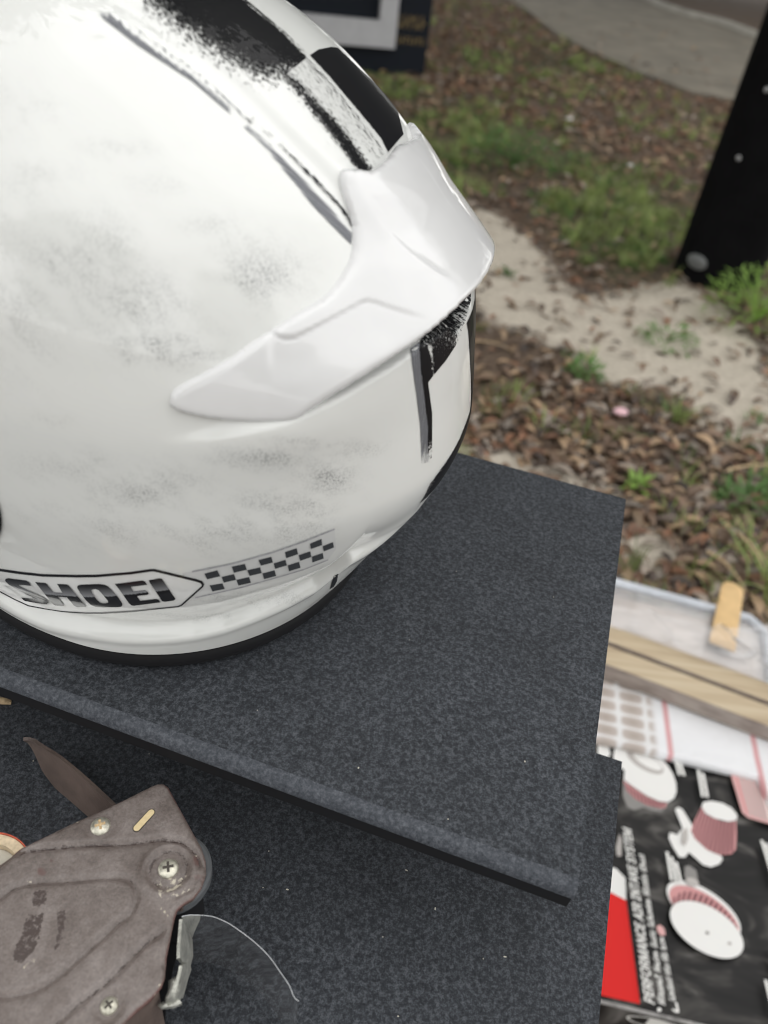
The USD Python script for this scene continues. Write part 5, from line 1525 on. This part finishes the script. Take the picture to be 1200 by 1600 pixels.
def weed(n, h, spread, seed, lw=0.012, ll=0.04):
    """a leafy weed: stems with small leaves"""
    r = np.random.default_rng(seed)
    V, F = [], []
    for k in range(n):
        a = r.uniform(0, 6.283); rad = spread * math.sqrt(r.uniform(0, 1)); z = h * r.uniform(0.1, 1) * (1 - 0.5 * (rad / spread) ** 2)
        c = np.array([rad * math.cos(a), rad * math.sin(a), z])
        d = np.array([math.cos(a + r.normal(0, 0.8)), math.sin(a + r.normal(0, 0.8)), r.uniform(-0.2, 0.8)]); d /= np.linalg.norm(d)
        s = np.cross(d, [0, 0, 1]); s /= np.linalg.norm(s) + 1e-9; u = np.cross(s, d)
        L, W = ll * r.uniform(0.6, 1.2), lw * r.uniform(0.6, 1.2)
        i0 = len(V)
        V += [c, c + d * L * 0.35 + s * W / 2 + u * 0.002, c + d * L, c + d * L * 0.35 - s * W / 2 + u * 0.002]
        F += [(i0, i0 + 1, i0 + 2, i0 + 3)]
    return np.array(V), np.array(F)


def stems(n, h, spread, seed):
    r = np.random.default_rng(seed)
    ms = []
    for k in range(n):
        a = r.uniform(0, 6.283); rad = spread * r.uniform(0.2, 0.8)
        pth = np.stack([np.linspace(0, 1, 5) ** 1.4 * rad * math.cos(a), np.linspace(0, 1, 5) ** 1.4 * rad * math.sin(a), np.linspace(0, 1, 5) * h * r.uniform(0.5, 0.9)], -1)
        ms.append(tube(pth, np.linspace(0.0022, 0.001, 5), 5))
    return join(*ms)


WEEDS = [((800, 262), 0.20, 0.24, 520, 'weed_green', 'tall dark green weed in the grass behind the helmet', 0), ((905, 262), 0.09, 0.10, 90, 'weed_green', 'low green weed just right of the tall dark one', 1),
         ((1178, 505), 0.20, 0.19, 360, 'fern_green', 'bright yellow-green leafy plant at the foot of the black pole', 2), ((910, 592), 0.055, 0.045, 60, 'weed_green', 'small green sprout between sand and leaves, left of the pale petal', 3),
         ((1040, 535), 0.05, 0.09, 70, 'weed_green', 'sparse green weed in the middle of the pale sand', 4), ((1160, 790), 0.05, 0.06, 80, 'weed_green', 'green weed among the brown leaves above the plastic bin', 5),
         ((1205, 925), 0.09, 0.06, 80, 'grass_green', 'long-bladed weed at the right edge beside the plastic bin', 6), ((1198, 765), 0.06, 0.05, 60, 'weed_green', 'small weed at the right edge, right of another weed', 7),
         ((990, 760), 0.03, 0.02, 24, 'fern_green', 'tiny pale sprout in the leaves behind the stand', 8), ((790, 430), 0.03, 0.02, 20, 'weed_green', 'tiny green sprout on the pale sand behind the spoiler', 9), ((1090, 425), 0.07, 0.07, 70, 'weed_green', 'green weed at the left foot of the black pole', 10)]
for (x, y), h, sprd, n, mt, lab, sd in WEEDS:
    p = at((x, y), 0.0); p[2] = float(gz(p[:2])[0])
    w_ = thing('weed', lab, 'weed', p, 'weeds on the ground')
    if sd == 6:
        v, f = tuft(26, 0.16, 0.05, 0.0035, 40, 0.7)
    else:
        v, f = weed(n, h, sprd, 20 + sd)
    obj('foliage', (v + p, f), mt, w_, True)
    st = stems(max(4, n // 16), h, sprd, 60 + sd); st.apply_translation(p)
    obj('stems', st, mt, w_, True)
# fallen twigs
for k, (a_, b_, lab) in enumerate((((1105, 862), (1165, 925), 'thin straw-coloured twig lying nearest the pale wooden stick'), ((1150, 832), (1195, 895), 'thin brown twig, second from the pale wooden stick'), ((1135, 735), (1215, 728), 'short pale twig at the right edge, below the sand'), ((740, 533), (800, 548), 'fine straw stem on the ground just right of the helmet'))):
    p0, p1 = at(a_, 0.02), at(b_, 0.02)
    pth = smoothline([p0, (p0 + p1) / 2 + [0.006, 0.004, 0.008], p1], 12)
    tag(obj('twig', tube(pth, np.linspace(0.004, 0.002, 12) * (0.5 if k == 3 else 1), 6), 'wood_chip', None, True), lab, 'twig', 'twigs on the ground')

# ------------------------------------------------------------------ oaks round the yard (they stand above and beside the picture and show in the lacquer)
def crown_mesh(seed, n=14000):
    r = np.random.default_rng(seed)
    cl = r.normal(0, 1, (70, 3)); cl /= np.linalg.norm(cl, axis=1, keepdims=True)
    cl *= (r.uniform(0.35, 1.0, (70, 1)) ** 0.6) * [4.2, 4.2, 4.3]
    k = r.integers(0, 70, n)
    c = cl[k] + r.normal(0, 1, (n, 3)) * [0.75, 0.75, 0.6] + [0, 0, 6.4]
    d = r.normal(0, 1, (n, 3)); d /= np.linalg.norm(d, axis=1, keepdims=True)
    e = np.cross(d, r.normal(0, 1, (n, 3))); e /= np.linalg.norm(e, axis=1, keepdims=True)
    L, W = r.uniform(0.16, 0.34, (n, 1)), r.uniform(0.08, 0.16, (n, 1))
    V = np.stack([c - d * L, c + e * W, c + d * L, c - e * W], 1).reshape(-1, 3)
    return V, np.arange(4 * n).reshape(n, 4)


def trunk_mesh(seed):
    r = np.random.default_rng(seed)
    ms = [tube(smoothline([(0, 0, -0.1), (0.05, 0.02, 1.5), (0.02, 0.1, 3.2), (0.1, 0.1, 5.0)], 14), np.linspace(0.30, 0.18, 14), 10)]
    for k in range(7):
        a = 0.9 * k + r.uniform(0, 0.4); o = np.array([0.05, 0.08, r.uniform(2.8, 4.8)])
        e = np.array([math.cos(a), math.sin(a), 0]) * r.uniform(2.2, 3.4)
        ms.append(tube(smoothline([o, o + e * 0.4 + [0, 0, 1.2], o + e + [0, 0, r.uniform(2.4, 3.8)]], 9), np.linspace(0.13, 0.04, 9), 7))
    return join(*ms)


leafy('oak_leaves', (0.055, 0.085, 0.028), 0.5, 0.3)
paint('bark', (0.10, 0.085, 0.07), 0.9, vary=0.4, vscale=6, bump=0.01, bscale=14)
oak0 = None
for k, (x, y, rot, sc) in enumerate([(-3.6, 7.6, 0, 1.0), (-8.5, 4.5, 70, 1.1), (-1.5, 19.0, 140, 1.35), (4.2, 20.5, 200, 1.3), (9.2, 19.5, 320, 1.35), (14.5, 17.5, 250, 1.3), (-5.0, -12.0, 100, 1.0), (9.0, -14.0, 30, 1.0)]):
    if oak0 is None:
        t_ = UsdGeom.Xform.Define(stage, '/World/oak_tree')
        oak0 = t_.GetPrim()
        names[('/World', 'oak_tree')] = 0
        obj('trunk', trunk_mesh(3), 'bark', oak0, True)
        obj('crown', crown_mesh(4), 'oak_leaves', oak0, False)
    else:
        t_ = UsdGeom.Xform.Define(stage, numbered('/World', 'oak_tree'))
        t_.GetPrim().GetReferences().AddInternalReference(oak0.GetPath())
        t_.GetPrim().SetInstanceable(True)
        t_.ClearXformOpOrder()
    t_.AddTranslateOp(opSuffix=f'k{k}').Set(Gf.Vec3d(x, y, 0)); t_.AddRotateZOp(opSuffix=f'k{k}').Set(float(rot)); t_.AddScaleOp(opSuffix=f'k{k}').Set(Gf.Vec3f(sc, sc, sc))
    tag(t_.GetPrim(), 'broad oak tree standing round the yard, beyond the frame', 'tree', 'oak trees round the yard')
